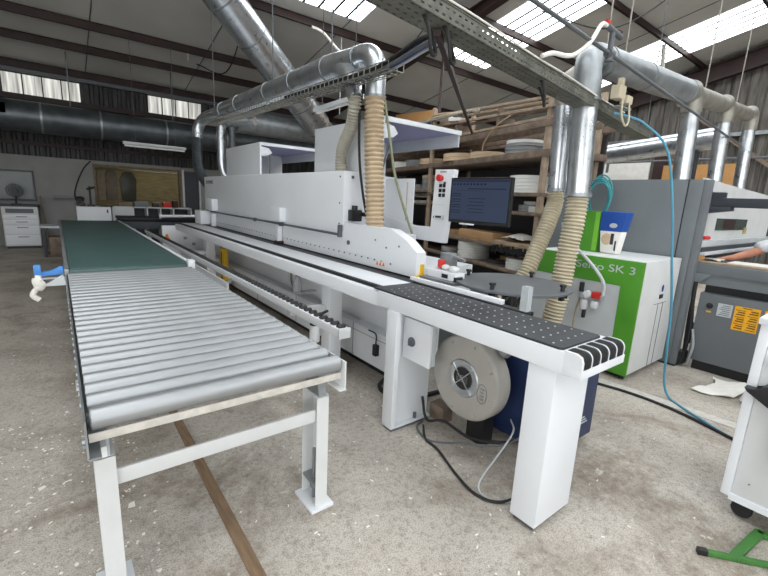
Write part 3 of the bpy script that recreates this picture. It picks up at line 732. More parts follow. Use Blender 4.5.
# cables on the floor
def cable(name, label, pts, r, m, cat='cable', grp=None):
    return obj(name, B().tube(pts, r, n=8, smooth=7), m, None, label, cat, grp)
cable('power_cable', 'thick black cable curling from the fan to behind the front post', [(1.86, 1.85, .05), (1.80, 1.76, .014), (1.78, 1.62, .012), (1.70, 1.40, .012), (1.66, 1.22, .012), (1.72, 1.10, .012), (1.9, 1.06, .012)], .008, 'rubber')
cable('power_cable', 'thin white cable looping on the floor behind the front post', [(2.2, 1.4, .2), (2.05, 1.28, .22), (1.85, 1.24, .15), (1.73, 1.25, .03), (1.69, 1.18, .008), (1.74, 1.09, .008), (1.9, 1.045, .008)], .0055, 'lgrey')
cable('power_cable', 'black cable sagging below the grey fan drum', [(1.96, 1.98, .18), (1.92, 1.88, .06), (1.95, 1.75, .10), (1.93, 1.5, .11), (2.0, 1.3, .16), (2.14, 1.2, .2)], .010, 'rubber')
cable('power_cable', 'grey cable lying from the second post past the fan', [(1.95, 1.95, .01), (1.85, 1.9, .008), (1.8, 1.72, .02), (1.85, 1.5, .10), (1.98, 1.3, .15), (2.15, 1.2, .24)], .007, 'dgrey')
cable('power_cable', 'black cable curled on the floor under the machine end', [(2.2, 2.66, .02), (2.02, 2.56, .018), (1.98, 2.4, .018), (2.1, 2.25, .018), (2.4, 2.2, .018)], .018, 'rubber')
cable('power_cable', 'black floor cable running past the green and white cabinet', [(3.2, 2.1, .012), (3.55, 1.9, .012), (3.76, 1.52, .012), (3.80, 1.06, .012), (3.65, .55, .012), (3.4, .1, .012)], .012, 'rubber')
for p in ((1.93, 2.03), (2.0, 1.93)): pass
ob = B(); ob.box(2.04, 2.14, 1.84, 1.98, 0, .12, .01); obj('timber_block', ob, 'timber', None, 'brown timber block on the floor behind the fan drum', 'block')
# yellow post, bottles
ys = thing('yellow_sensor_post', 'yellow upright post between the feed beam and machine body', 'post', (1.97, 6.55, 0))
obj('column', B().box(1.93, 1.99, 6.38, 6.62, 0, .70, .006), 'yellow', ys); obj('slot', B().box(1.927, 1.931, 6.5, 6.54, .05, .65), 'anthr', ys)
bt = thing('spray_bottle', 'clear spray bottle with a blue cap behind the black wheeled rail', 'bottle', (1.96, 4.05, .0))
obj('bracket', B().box(1.95, 2.219, 4.02, 4.12, .508, .519, .002), 'white2', bt)
obj('bottle', B().revolve((2.0, 4.07, .52), (0, 0, 1), [(0, .045), (.02, .05), (.10, .05), (.16, .02), (.175, .018)], n=18), 'clear', bt)
obj('cap', B().revolve((2.0, 4.07, .695), (0, 0, 1), [(0, .02), (.03, .02), (.05, .012)], n=14), 'blue', bt)
b2 = thing('oil_bottle', 'white jar with a black lid hanging below the black wheeled rail end', 'bottle', (1.52, 2.72, .36))
obj('jar', B().revolve((1.55, 2.84, .40), (0, 0, 1), [(0, .03), (.01, .042), (.13, .042), (.145, .034)], n=18), 'film', b2)
obj('lid', B().cyl((1.55, 2.84, .545), (1.55, 2.84, .59), .04, n=16), 'black', b2)
obj('holder', B().tube([(1.55, 2.84, .595), (1.62, 2.9, .60), (1.745, 2.98, .60)], .012, n=8), 'black', b2)

# ------------------------------------------------------------------ green and white saw cabinet
gc = thing('saw_cabinet', 'green and white panel saw cabinet with grey inset panel', 'machine', (4.5, 2.0, 0))
gb = obj('body', B().box(4.06, 4.92, 1.44, 2.5, .06, 1.125, .006), 'white2', gc)
obj('plinth', B().box(4.12, 4.86, 1.5, 2.46, 0, .06), 'black', gc)
b = B(); b.prism([(1.442, .05), (1.442, 1.12), (2.5, 1.12), (2.5, .885), (1.612, .885), (1.612, .05)], 0, 4.035, 4.06, .003); gf = obj('green_front', b, 'green', gc)
obj('inset_panel', B().box(4.042, 4.06, 1.612, 2.5, .05, .885), 'lgrey', gc)
fl = text('front_lettering', 'Selco SK 3', .098, (4.034, 2.06, 1.0), FACE_MX, 'lgrey', gf, .001)
fl.data.transform(Matrix.Scale(1.32, 4, (1, 0, 0)))
b = B(); b.box(4.4, 4.7, 1.436, 1.44, .70, .704); b.box(4.62, 4.624, 1.436, 1.44, .06, .70); b.box(4.5, 4.502, 1.436, 1.44, .06, .70); obj('panel_seam', b, 'dgrey', gb)
b = B(); b.box(4.50, 4.58, 1.434, 1.44, .75, .79); obj('badge', b, 'black', gb)
b = B(); b.ball((4.545, 1.436, .85), .03, (.8, .15, 1.2)); obj('round_badge', b, 'blue', gb)
b = B(); b.cyl((4.1, 1.5, .0), (4.1, 1.5, .05), .025, n=10); obj('foot', b, 'black', gc)
ar = thing('air_regulator', 'compressed air regulator with a red dial on the grey inset panel', 'regulator', (3.98, 1.86, .52))
b = B(); b.box(3.98, 4.04, 1.745, 1.95, .70, .77, .01); obj('manifold', b, 'zinc', ar)
b = B(); b.box(3.955, 4.03, 1.752, 1.83, .73, .79, .008); obj('dial_housing', b, 'red', ar)
b = B(); b.revolve((3.99, 1.90, .70), (0, 0, -1), [(0, .03), (.02, .035), (.08, .035), (.10, .02)], n=16); obj('filter_bowl', b, 'film', ar)
b = B(); b.revolve((3.99, 1.80, .70), (0, 0, -1), [(0, .03), (.02, .035), (.05, .035), (.07, .02)], n=16); obj('filter_bowl', b, 'film', ar)
obj('valve_cap', B().cyl((3.99, 1.945, .77), (3.99, 1.945, .86), .022, n=12), 'black', ar)
obj('drain_valve', B().cyl((3.99, 1.89, .60), (3.99, 1.89, .52), .018, n=12), 'black', ar)
obj('gauge', B().revolve((3.98, 1.87, .76), (-1, 0, 0), [(0, .035), (.03, .035), (.034, .03)], n=18), 'white', ar)
cable('air_hose', 'pale grey air hose bending from the duct down to the regulator', [(3.62, 2.02, 1.42), (3.8, 2.08, 1.28), (3.97, 2.0, 1.15), (3.98, 1.83, 1.0), (3.98, 1.74, .88), (3.985, 1.735, .77)], .015, 'lgrey', 'hose')
cable('air_hose', 'thin cream tube hanging down the grey inset panel', [(4.02, 1.94, .78), (4.03, 1.99, .6), (4.03, 2.0, .42), (4.03, 1.98, .3)], .006, 'sepia', 'hose')
# things on the cabinet
gbx = thing('green_box', 'bright green cardboard box standing on the green and white cabinet', 'box', (4.45, 2.13, 1.125))
obj('carton', B().box(4.40, 4.53, 2.06, 2.24, 1.126, 1.545, .004), 'green', gbx); obj('carton_edge', B().box(4.397, 4.4, 2.065, 2.11, 1.14, 1.535), mat('light_green_print', rgb(120, 190, 60), .5), gbx)
sk = thing('printed_sack', 'blue and white printed sack beside the green box', 'sack', (4.46, 1.94, 1.125))
b = B(); b.prism([(1.86, 1.126), (2.02, 1.126), (2.05, 1.36), (1.83, 1.36)], 0, 4.40, 4.53, .02); lo = obj('lower_sack', b, 'paper', sk)
b = B(); b.prism([(1.83, 1.35), (2.052, 1.35), (2.055, 1.55), (1.80, 1.545)], 0, 4.395, 4.535, .012); obj('upper_sack', b, mat('royal_blue_print', rgb(28, 76, 160), .45), sk)
b = B(); b.ball((4.395, 1.92, 1.41), .03, (.1, 1.3, .8)); obj('sack_print', b, 'lgrey', sk)
b = B(); b.ball((4.40, 1.97, 1.27), .045, (.1, 1.2, 1.3)); obj('sack_print', b, 'rollb', lo)
b = B(); b.box(4.396, 4.40, 1.90, 1.93, 1.22, 1.33); obj('sack_print', b, 'anthr', lo)
b = B(); b.box(4.396, 4.40, 1.87, 1.885, 1.16, 1.26); obj('sack_print', b, 'anthr', lo)
b = B(); b.box(4.4, 4.6, 2.25, 2.4, 1.126, 1.29, .01); obj('carton', b, 'paper', None, 'small white carton behind the green box', 'box')
b = B()
for k in range(7):
    pts = []
    for q in range(17):
        t = 2 * PI * q / 16; pts.append((4.86 - k * .008, 2.32 + (.13 - .008 * (k % 3)) * math.cos(t) + .012 * math.sin(k * 2), 1.72 + (.22 - .012 * (k % 4)) * math.sin(t) - .01 * k))
    b.tube(pts, .008, n=7, smooth=3)
obj('coiled_hose', b, 'teal', None, 'teal air hose coiled and hung against the grey guard panel', 'hose')
# grey guard panel
gp = thing('guard_panel', 'tall grey sheet metal guard panel behind the green and white cabinet', 'panel', (5.0, 2.1, 0))
obj('sheet', B().box(4.95, 5.0, 1.52, 3.0, .02, 1.895, .003), 'grey', gp); obj('side_sheet', B().box(4.95, 5.0, 1.39, 1.512, .02, 1.893, .003), 'grey', gp)
obj('stile', B().box(4.95, 5.03, 1.33, 1.388, .02, 1.89, .003), 'greyd', gp); obj('base', B().box(4.95, 5.08, 1.33, 3.0, 0, .02), 'black', gp)
# ------------------------------------------------------------------ saw table, control cabinet
st = thing('panel_saw_table', 'grey panel saw table on a control cabinet at the right edge', 'machine', (5.5, .8, 0))
b = B(); b.box(5.03, 5.09, -.6, 1.385, .985, 1.085, .004); b.box(5.09, 5.8, -.6, 1.385, 1.0, 1.075); obj('table_edge', b, 'greyd', st)
obj('table_bed', B().box(5.10, 5.8, -.6, 1.40, 1.076, 1.086), 'rolld', st)
b = B(); b.prism([(1.40, .985), (1.40, .90), (1.28, .90), (1.20, .985)], 0, 5.02, 5.06, .003); b.box(5.06, 5.75, -.6, 1.3, .88, .985); obj('under_rail', b, 'grey', st)
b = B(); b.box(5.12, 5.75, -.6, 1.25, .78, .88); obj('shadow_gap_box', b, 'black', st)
cb = obj('control_cabinet', B().box(5.04, 5.7, -.55, 1.262, .10, .80, .006), 'greyd', st)
obj('plinth', B().box(5.08, 5.66, -.5, 1.22, 0, .10), 'black', st)
b = B().revolve((5.04, 1.165, .68), (-1, 0, 0), [(0, .028), (.006, .028), (.01, .018), (.03, .016)], n=16); obj('rotary_switch', b, 'black', cb)
obj('switch_tag', B().box(5.036, 5.04, 1.145, 1.185, .615, .63), 'yellow', cb)
obj('seam_line', B().box(4.948, 4.95, 1.512, 1.52, .02, 1.893), 'black', gp)
l1 = obj('notice_label', B().box(5.036, 5.04, .985, 1.10, .598, .724), 'lgrey', cb)
b = B()
for k in range(6): b.box(5.034, 5.037, 1.0, 1.085 - .012 * (k % 3), .612 + k * .018, .619 + k * .018)
obj('label_text', b, 'grey', l1)
for (y0, y1) in ((.78, .968), (.56, .75)):
    l2 = obj('warning_label', B().box(5.036, 5.04, y0, y1, .496, .727), 'amber', cb)
    b = B()
    for c_ in range(2):
        for k in range(9):
            yy = y0 + .012 + c_ * (y1 - y0) * .5; wd = (y1 - y0) * .38 * (1 - .25 * ((k * 7 + c_) % 3) / 2)
            b.box(5.034, 5.037, yy, yy + wd, .512 + k * .022, .512 + k * .022 + (.012 if (k + c_) % 3 else .006))
    b.box(5.034, 5.037, y0 + .06, y1 - .06, .712, .72)
    obj('label_text', b, 'print_', l2)
b = B(); b.tube([(5.05, 1.32, .92), (5.04, 1.31, .7), (5.06, 1.29, .4), (5.05, 1.3, .1)], .02, n=8); b.tube([(5.1, 1.33, .95), (5.1, 1.33, .5), (5.08, 1.3, .02)], .015, n=8)
b.box(5.05, 5.2, 1.27, 1.32, .25, .45); b.box(5.0, 5.12, 1.28, 1.36, .03, .16)
obj('cable_bundle', b, 'rubber', st)
obj('drain_pipe', B().tube([(5.0, 1.25, .42), (5.0, 1.22, .25), (5.0, 1.24, .04)], .012, n=8), 'zinc', st)
b = B(); b.prism([(5.1, 1.3), (5.1, 1.92), (5.75, 1.90), (8.2, 1.86), (8.2, 1.3)], 1, 1.42, 1.45); bk = obj('rear_guard', b, 'white2', st)
obj('viewing_window', B().box(5.70, 6.95, 1.412, 1.42, 1.40, 1.53), 'windowpane', bk); obj('window_reflection_blind', B().box(5.95, 6.4, 1.408, 1.412, 1.41, 1.52), 'steelbrown', bk)  # brown panel stands in for a reflection in the viewing window
b = B(); b.box(5.12, 5.35, 1.411, 1.42, 1.72, 1.80); obj('vent_grille', b, 'anthr', bk); obj('latch', B().box(6.85, 6.95, 1.40, 1.42, 1.35, 1.43, .004), 'sepia', bk)
b = B(); b.box(5.1, 8.2, 1.36, 1.42, 1.235, 1.30, .004); b.box(5.1, 8.2, 1.30, 1.42, 1.16, 1.19, .004); obj('pressure_beam', b, 'lgrey', st)
b = B(); b.box(5.1, 8.2, 1.34, 1.42, 1.19, 1.235); b.box(5.6, 8.2, 1.38, 1.43, 1.075, 1.16); obj('beam_recess', b, 'anthr', st)
b = B(); b.cyl((5.2, 1.38, 1.33), (5.32, 1.36, 1.33), .02, n=10); obj('clamp_handle', b, 'red', st)
ab = obj('overhead_arm', B().box(5.3, 5.42, -.5, 1.44, 1.645, 1.735, .004), 'anthr', st)
b = B(); b.prism([(1.50, 1.565), (1.50, 1.645), (1.22, 1.645), (1.22, 1.61)], 0, 5.26, 5.40, .004); obj('arm_bracket', b, 'anthr', ab)
b = B(); b.box(5.3, 5.4, 1.30, 1.43, 1.735, 1.79); obj('arm_switch', b, 'anthr', ab)
b = B(); b.box(5.25, 5.55, .45, 1.15, 1.087, 1.105); obj('white_board', b, 'paper', None, 'white board lying on the saw table under the arm', 'board')
b = B().sheet((5.40, 5.56), (1.24, 1.385), lambda x, y: 1.088 + .02 * abs(math.sin(x * 31 + y * 17)), 10, 10, .005); obj('hand_rag', b, 'cloth', None, 'small white rag by the hand on the saw table', 'rag')
b = B(); b.box(5.12, 5.24, .2, 1.37, 1.087, 1.10); obj('wood_strip', b, 'wood', None, 'brown wood strip along the near edge of the saw table', 'board')

# ------------------------------------------------------------------ person at the saw
def skin_mesh(verts, edges, root, sub=2):
    me = D.meshes.new('tmp'); me.from_pydata([v[:3] for v in verts], edges, []); o = D.objects.new('tmp', me); COL.objects.link(o)
    sm = o.modifiers.new('s', 'SKIN'); o.modifiers.new('u', 'SUBSURF').levels = sub; o.modifiers['u'].render_levels = sub
    sm.use_smooth_shade = True
    for i, v in enumerate(verts):
        d = me.skin_vertices[0].data[i]; d.radius = v[3] if isinstance(v[3], tuple) else (v[3], v[3]); d.use_root = (i == root)
    dg = bpy.context.evaluated_depsgraph_get(); dg.update()
    nm = D.meshes.new_from_object(o.evaluated_get(dg)); D.objects.remove(o); D.meshes.remove(me)
    bb = B(); bb.bm.from_mesh(nm); D.meshes.remove(nm); return bb
pr = thing('person', 'person in a grey marl T-shirt reaching an arm onto the saw table', 'person', (6.35, .6, 0))
vs, es = [], []
def add(p, r, par=None):
    vs.append((p[0], p[1], p[2], r)); i = len(vs) - 1
    if par is not None: es.append((par, i))
    return i
pel = add((6.42, .62, .94), .125)
wa = add((6.36, .64, 1.10), .115, pel); ch = add((6.27, .68, 1.28), .13, wa); uc = add((6.22, .70, 1.40), .10, ch)
nk = add((6.17, .72, 1.49), .055, uc); hd0 = add((6.13, .74, 1.58), .075, nk); hd1 = add((6.11, .75, 1.66), .088, hd0); hd2 = add((6.12, .75, 1.72), .062, hd1)
def arm(sh, el, wr, hand_dir, palm_n, par):
    s_ = add(sh, .062, par); m1 = add(V(sh).lerp(V(el), .5), .052, s_); e_ = add(el, .046, m1); f1 = add(V(el).lerp(V(wr), .35), .047, e_); w_ = add(wr, .033, f1)
    d = V(hand_dir).normalized(); nrm = V(palm_n).normalized(); sd = d.cross(nrm).normalized()
    k = add(V(wr) + d * .05, (.036, .02), w_)
    for j, (off, ln) in enumerate(((-.03, .07), (-.01, .082), (.01, .076), (.03, .06))):
        b0 = add(V(wr) + d * .095 + sd * off, .0105, k)
        b1 = add(V(wr) + d * (.095 + ln * .5) + sd * off * 1.15 - nrm * .006, .0092, b0)
        add(V(wr) + d * (.095 + ln * .95) + sd * off * 1.2 - nrm * .022, .008, b1)
    t0 = add(V(wr) + d * .035 + sd * .045, .012, k); t1 = add(V(wr) + d * .07 + sd * .07 - nrm * .006, .0105, t0); add(V(wr) + d * .10 + sd * .078 - nrm * .016, .009, t1)
arm((6.10, .86, 1.36), (5.88, 1.07, 1.20), (5.675, 1.215, 1.122), (-.55, .8, -.1), (0, 0, 1), uc)
arm((6.30, .52, 1.40), (6.10, .34, 1.20), (5.86, .44, 1.125), (-.95, .2, -.05), (0, 0, 1), uc)
for dy in (.09, -.09):
    h = add((6.42, .62 + dy, .86), .095, pel); t = add((6.41, .62 + dy * 1.1, .68), .078, h); k = add((6.40, .62 + dy * 1.2, .48), .056, t)
    c = add((6.42, .62 + dy * 1.2, .33), .054, k); a = add((6.44, .62 + dy * 1.2, .09), .038, c); add((6.38, .62 + dy * 1.2, .04), .04, a); add((6.27, .62 + dy * 1.3, .028), .03, len(vs) - 1)
body_p = obj('body', skin_mesh(vs, es, pel, 2), 'skin', pr)
sv = [(6.40, .62, .93, .138), (6.36, .64, 1.10, .132), (6.27, .68, 1.28, .147), (6.22, .70, 1.40, .118), (6.18, .715, 1.455, .07),
      (6.10, .86, 1.365, .078), (5.98, .985, 1.28, .072), (5.89, 1.08, 1.225, .068), (6.30, .52, 1.405, .076), (6.22, .44, 1.32, .07), (6.17, .40, 1.27, .066)]
obj('t_shirt', skin_mesh(sv, [(0, 1), (1, 2), (2, 3), (3, 4), (3, 5), (5, 6), (6, 7), (3, 8), (8, 9), (9, 10)], 0, 2), 'tee', pr)
tv = [(6.42, .62, .96, .135)]
te = []
for dy in (.09, -.09):
    i = len(tv); tv += [(6.42, .62 + dy, .86, .11), (6.41, .62 + dy * 1.1, .68, .092), (6.40, .62 + dy * 1.2, .48, .072), (6.42, .62 + dy * 1.2, .30, .07), (6.44, .62 + dy * 1.2, .10, .062)]
    te += [(0, i), (i, i + 1), (i + 1, i + 2), (i + 2, i + 3), (i + 3, i + 4)]
obj('trousers', skin_mesh(tv, te, 0, 2), 'trouser', pr)
b = B(); b.ball((6.135, .75, 1.70), .105, (1, .86, .82), 20); obj('hair', b, 'hair', pr)
b = B(); b.ball((6.032, .775, 1.655), .011); b.ball((6.03, .72, 1.655), .011); obj('eye', b, 'black', pr)
b = B(); b.ball((6.022, .75, 1.625), .018, (1, .7, 1.2)); b.ball((6.12, .835, 1.64), .025, (.7, .35, 1.1)); b.ball((6.12, .665, 1.64), .025, (.7, .35, 1.1)); obj('nose_and_ears', b, 'skin', pr)
for dy in (.09, -.09):
    b = B(); b.ball((6.36, .62 + dy * 1.25, .045), .06, (2.1, .85, .75)); obj('shoe', b, 'black', pr)

# ------------------------------------------------------------------ trolley, stand, film
tr = thing('tool_trolley', 'white wheeled tool trolley at the lower right edge', 'trolley', (3.0, 0, 0))
tbx = obj('body', B().box(2.672, 3.3, -.55, .36, .13, 1.06, .006), 'white2', tr)
obj('side_post', B().box(2.655, 2.73, .36, .40, .12, 1.06, .004), 'white', tr)
obj('top_tray', B().box(2.64, 3.32, -.57, .41, 1.05, 1.085, .008), 'white', tr)
obj('bottom_lip', B().box(2.66, 2.685, -.55, .365, .10, .135), 'white', tr)
b = B()
for y, z in ((.28, .62), (.3, .22), (.22, .9)): b.cyl((2.668, y, z), (2.673, y, z), .004, n=8)
obj('screw', b, 'dgrey', tbx)
for x in (2.73, 3.22):
    for y in (.31, -.45):
        c = obj('caster', B().revolve((x - .016, y, .045), (1, 0, 0), [(0, .03), (0, .042), (.004, .045), (.028, .045), (.032, .042), (.032, .03)], n=22), 'rubber', tr)
        b = B(); b.box(x - .026, x - .019, y - .035, y + .02, .04, .105); b.box(x + .019, x + .026, y - .035, y + .02, .04, .105); b.box(x - .026, x + .026, y - .035, y + .02, .098, .13); b.cyl((x - .03, y, .045), (x + .03, y, .045), .01, n=10); obj('fork', b, 'black', c)
hb = thing('black_tool_holder', 'black plastic holder hooked on the side of the white trolley', 'holder', (2.62, .28, .4))
b = B(); b.prism([(.40, .735), (.385, .715), (.30, .665), (.18, .66), (.18, .79), (.26, .78), (.325, .765), (.345, .735)], 0, 2.60, 2.671, .008); obj('scoop', b, 'black', hb)
obj('lower_strap', B().tube([(2.65, .255, .70), (2.65, .243, .60), (2.65, .235, .50), (2.65, .225, .42), (2.65, .19, .37)], .024, n=10), 'black', hb)
b = B(); b.box(2.64, 2.671, .23, .335, .85, .89, .006); obj('hook', b, 'black', hb)
gs = thing('green_floor_stand', 'green tubular steel stand foot with a black cap by the trolley wheel', 'stand', (2.4, .25, 0))
b = B(); b.bar((2.25, .345, .015), (2.55, -.03, .015), .022, .024, .003); obj('foot_bar', b, 'green2', gs)
b = B(); b.bar((2.325, .25, .014), (2.64, .215, .014), .04, .024, .003); b.bar((2.63, .225, .014), (2.66, .06, .014), .04, .024, .003); obj('cross_bar', b, 'green2', gs)
obj('end_cap', B().bar((2.235, .364, .015), (2.26, .333, .015), .027, .028, .003), 'black', gs)
random.seed(3)
hm = {}
def crump(x, y):
    return .004 + .055 * abs(math.sin(x * 6.5 + y * 3)) * (.6 + .4 * math.cos(y * 9 - x * 4)) + .012 * abs(math.sin(x * 21 + y * 17))
b = B().sheet((4.42, 4.92), (.74, .98), crump, 30, 20, .006)
for v in b.bm.verts:
    v.co.x += .04 * math.sin(v.co.y * 19); v.co.y += .05 * math.sin(v.co.x * 9)
obj('plastic_sheet', b, 'paper', None, 'crumpled white plastic sheet on the floor by the control cabinet', 'plastic sheet')
b = B()
rings = []
for k in range(9):
    t = k / 8; z = .02 + .72 * t; rad = .10 * (1 - t) ** .8 + .035
    rings.append([V((4.50 + .08 * t + rad * (1 + .14 * math.sin(5 * a + k)) * math.cos(a), .53 - .06 * t + rad * (1 + .14 * math.cos(4 * a - k)) * math.sin(a) * 1.1, z)) for a in [2 * PI * q / 28 for q in range(28)]])
b.ring_loft(rings)
obj('plastic_film', b, 'film', None, 'bunched translucent plastic film standing behind the trolley', 'plastic film')
cable('air_hose', 'long blue air hose hanging from the cable tray down to the floor', [(3.78, 1.80, 2.36), (3.92, 1.72, 2.34), (4.0, 1.62, 2.28), (4.0, 1.42, 2.06), (3.98, 1.30, 1.6), (3.97, 1.23, 1.18), (3.97, 1.17, .8), (3.97, 1.14, .42), (3.99, 1.12, .15), (4.0, 1.07, .02), (3.88, .92, .014), (3.76, .74, .014), (3.64, .53, .014), (3.5, .2, .014)], .0095, 'hoseblue', 'hose')

# ------------------------------------------------------------------ ducts and hoses
def hose(name, label, pts, r, m, pitch=.024, amp=.008, n=18, cat='hose', parent=None):
    return obj(name, B().tube(pts, r, n=n, smooth=10, ringpitch=pitch, ringamp=amp), m, parent, label, cat if parent is None else None)
def clamp(p, ax, r, parent, w=.02):
    p = V(p); ax = V(ax).normalized(); return obj('clamp_ring', B().revolve(p - ax * w / 2, ax, [(0, r - .004), (0, r + .006), (w, r + .006), (w, r - .004)], n=28, cap=False), 'zinc2', parent)
# duct A along the machine
da = thing('extraction_duct', 'galvanised extraction duct running above the long machine hood', 'duct', (2.45, 5.5, 2.6))
ax = (0, 1, .015)
def pA(y): return V((2.3, y, 2.81 + (y - 3.44) * .0105))
m1 = obj('main_pipe', B().revolve(pA(3.9), pA(7.4) - pA(3.9), [(0, .09), (0, .120), (3.48, .120), (3.50, .09)], n=32), 'zinc', da)
for y in (4.0, 4.75, 5.5, 6.6, 7.35): clamp(pA(y), ax, .120, da)
obj('reducer', B().revolve(pA(3.50), pA(3.9) - pA(3.50), [(0, .092), (.40, .120)], n=32), 'zinc', da)
b = B().tube([pA(3.88), pA(3.7) + V((-.01, 0, -.06)), (2.22, 3.45, 2.60), (2.19, 3.33, 2.42)], lambda t: .108 - .04 * t, n=20, smooth=6); obj('branch', b, 'zinc', da)
el = obj('elbow', B().tube([pA(3.52), pA(3.36), (2.3, 3.26, 2.775), (2.3, 3.20, 2.71), (2.3, 3.185, 2.62), (2.3, 3.185, 2.42)], .09, n=24, smooth=4), 'zinc', da)
clamp(pA(3.48), ax, .092, da); clamp((2.3, 3.185, 2.65), (0, 0, 1), .092, da); clamp((2.3, 3.185, 2.43), (0, 0, 1), .092, da)
hose('extraction_hose', 'wide cream corrugated hose dropping from the duct elbow to the white guard', [(2.3, 3.185, 2.44), (2.3, 3.18, 2.2), (2.3, 3.16, 1.9), (2.3, 3.13, 1.6), (2.3, 3.10, 1.255)], .082, 'hose', .040, .018, 22)
hose('extraction_hose', 'grey corrugated hose curving from the duct onto the hood in front of the raised cover', [(2.19, 3.33, 2.44), (2.19, 3.34, 2.34), (2.23, 3.44, 2.2), (2.27, 3.62, 2.07), (2.29, 3.70, 1.95), (2.29, 3.70, 1.806)], .056, 'hosegrey', .026, .012, 18)
cable('power_cable', 'black cables hanging beside the cream hose', [(2.24, 3.29, 2.50), (2.22, 3.30, 2.3), (2.23, 3.29, 1.9), (2.26, 3.26, 1.6), (2.30, 3.24, 1.40), (2.34, 3.22, 1.255)], .012, 'rubber')
cable('power_cable', 'yellow green earth cable running down beside the cream hose', [(2.4, 3.2, 2.5), (2.42, 3.1, 2.1), (2.43, 3.02, 1.8), (2.5, 2.95, 1.5), (2.6, 2.92, 1.255)], .012, mat('earth_cable_sleeve', rgb(128, 134, 108), .5))
obj('tail_elbow', B().tube([pA(7.38), pA(7.9), (2.31, 8.3, 2.87), (2.26, 8.52, 2.82), (2.2, 8.6, 2.68), (2.18, 8.6, 2.5)], .095, n=22, smooth=6), 'zinc', da)
hose('extraction_hose', 'dark corrugated hose falling from the far duct elbow behind the hood', [(2.18, 8.6, 2.52), (2.165, 8.6, 2.2), (2.20, 8.62, 1.9), (2.4, 8.58, 1.6), (2.65, 8.45, 1.45)], .09, 'dark_zinc', .03, .012, 18)
b = B().tube([(2.9, 7.6, 2.80), (2.62, 7.95, 2.78), (2.5, 8.1, 2.74), (2.47, 8.13, 2.6), (2.47, 8.13, 2.1), (2.5, 8.13, 1.9), (2.58, 8.1, 1.78)], .078, n=18, smooth=5)
obj('branch_duct', b, 'zinc', None, 'slim galvanised drop pipe at the far end of the hood', 'duct')
obj('branch_duct', B().cyl((2.62, 8.0, 1.79), (2.62, 8.0, 2.70), .05, n=16), 'dark_zinc', None, 'dark slim upright pipe at the far end of the hood', 'duct')
# big inclined duct
db = thing('main_duct', 'big galvanised duct slanting from the roof down behind the hood', 'duct', (3.8, 8.6, 3.3))
p0, p1 = V((2.17, 7.82, 4.98)), V((5.03, 9.24, 3.2)); dd = (p1 - p0).normalized()
obj('barrel', B().cyl(p0, p1, .31, n=40), 'zinc', db)
for t in (.12, .33, .56, .80): clamp(p0.lerp(p1, t), dd, .31, db, .035)
obj('collector', B().cyl((3.2, 9.5, 3.05), (7.4, 9.5, 3.05), .24, n=28), 'zinc2', db)
obj('boot', B().tube([p1 - dd * .1, p1 + dd * .15, (5.5, 9.5, 3.05)], lambda t: .31 - .06 * t, n=28, smooth=4), 'zinc2', db)
for x in (3.6, 5.0, 6.4): clamp((x, 9.5, 3.05), (1, 0, 0), .24, db, .03)
# rear wall duct
dw = thing('wall_duct', 'large dark round duct running along the rear wall', 'duct', (1, 12.6, 2.6))
obj('pipe', B().cyl((-5.5, 12.6, 2.96), (7.5, 12.6, 2.96), .33, n=32), 'dark_zinc', dw)
for x in (-4, -.1, 1.0, 2.4, 3.9): clamp((x, 12.6, 2.96), (1, 0, 0), .33, dw, .04)
for x in (-2.5, .45, 2.6): obj('hanger', B().bar((x, 12.6, 3.28), (x, 12.6, roofz(12.6)), .02, .02), 'dark_zinc', dw); obj('inspection_hatch', B().box(-.92, -.68, 12.24, 12.3, 2.95, 3.15), 'zinc2', dw)
# header on the right with drops
dh = thing('extraction_header', 'dusty galvanised extraction header above the saw with vertical drops', 'duct', (5, 1.95, 2.0))
def pH(x): return V((x, 1.95, 2.78 + (x - 3.6) * .06))
hax = pH(8) - pH(4)
for (xa, xb, ra, rb_) in ((3.72, 5.75, .122, .122), (5.75, 7.05, .10, .10), (7.05, 8.3, .085, .085)):
    obj('main_pipe', B().revolve(pH(xa), pH(xb) - pH(xa), [(0, ra - .03), (0, ra), ((pH(xb) - pH(xa)).length, rb_), ((pH(xb) - pH(xa)).length, rb_ - .03)], n=32), 'dust' if xa > 5 else 'zinc2', dh)
for x in (3.8, 4.6, 5.7): clamp(pH(x), hax, .122, dh, .03)
obj('elbow', B().tube([pH(3.8), pH(3.68) + V((0, 0, .02)), (3.53, 1.93, 2.75), (3.46, 1.90, 2.66), (3.45, 1.88, 2.5), (3.45, 1.88, 2.4)], .102, n=26, smooth=5), 'zinc2', dh)
dp = obj('drop_pipe', B().cyl((3.45, 1.88, 2.42), (3.45, 1.83, 1.66), .096, n=28), 'zinc', dh)
clamp((3.45, 1.87, 2.42), (0, 0, 1), .10, dh, .03); clamp((3.45, 1.83, 1.67), (0, 0, 1), .10, dh, .03)
obj('elbow', B().tube([pH(4.1) + V((0, .06, -.02)), pH(3.9) + V((0, .14, -.01)), (3.78, 2.2, 2.71), (3.71, 2.22, 2.60), (3.70, 2.22, 2.45)], .082, n=22, smooth=5), 'dust', dh)
obj('drop_pipe', B().cyl((3.70, 2.22, 2.48), (3.70, 2.18, 1.71), .073, n=24), 'zinc', dh)
clamp((3.70, 2.18, 1.72), (0, 0, 1), .075, dh, .03)
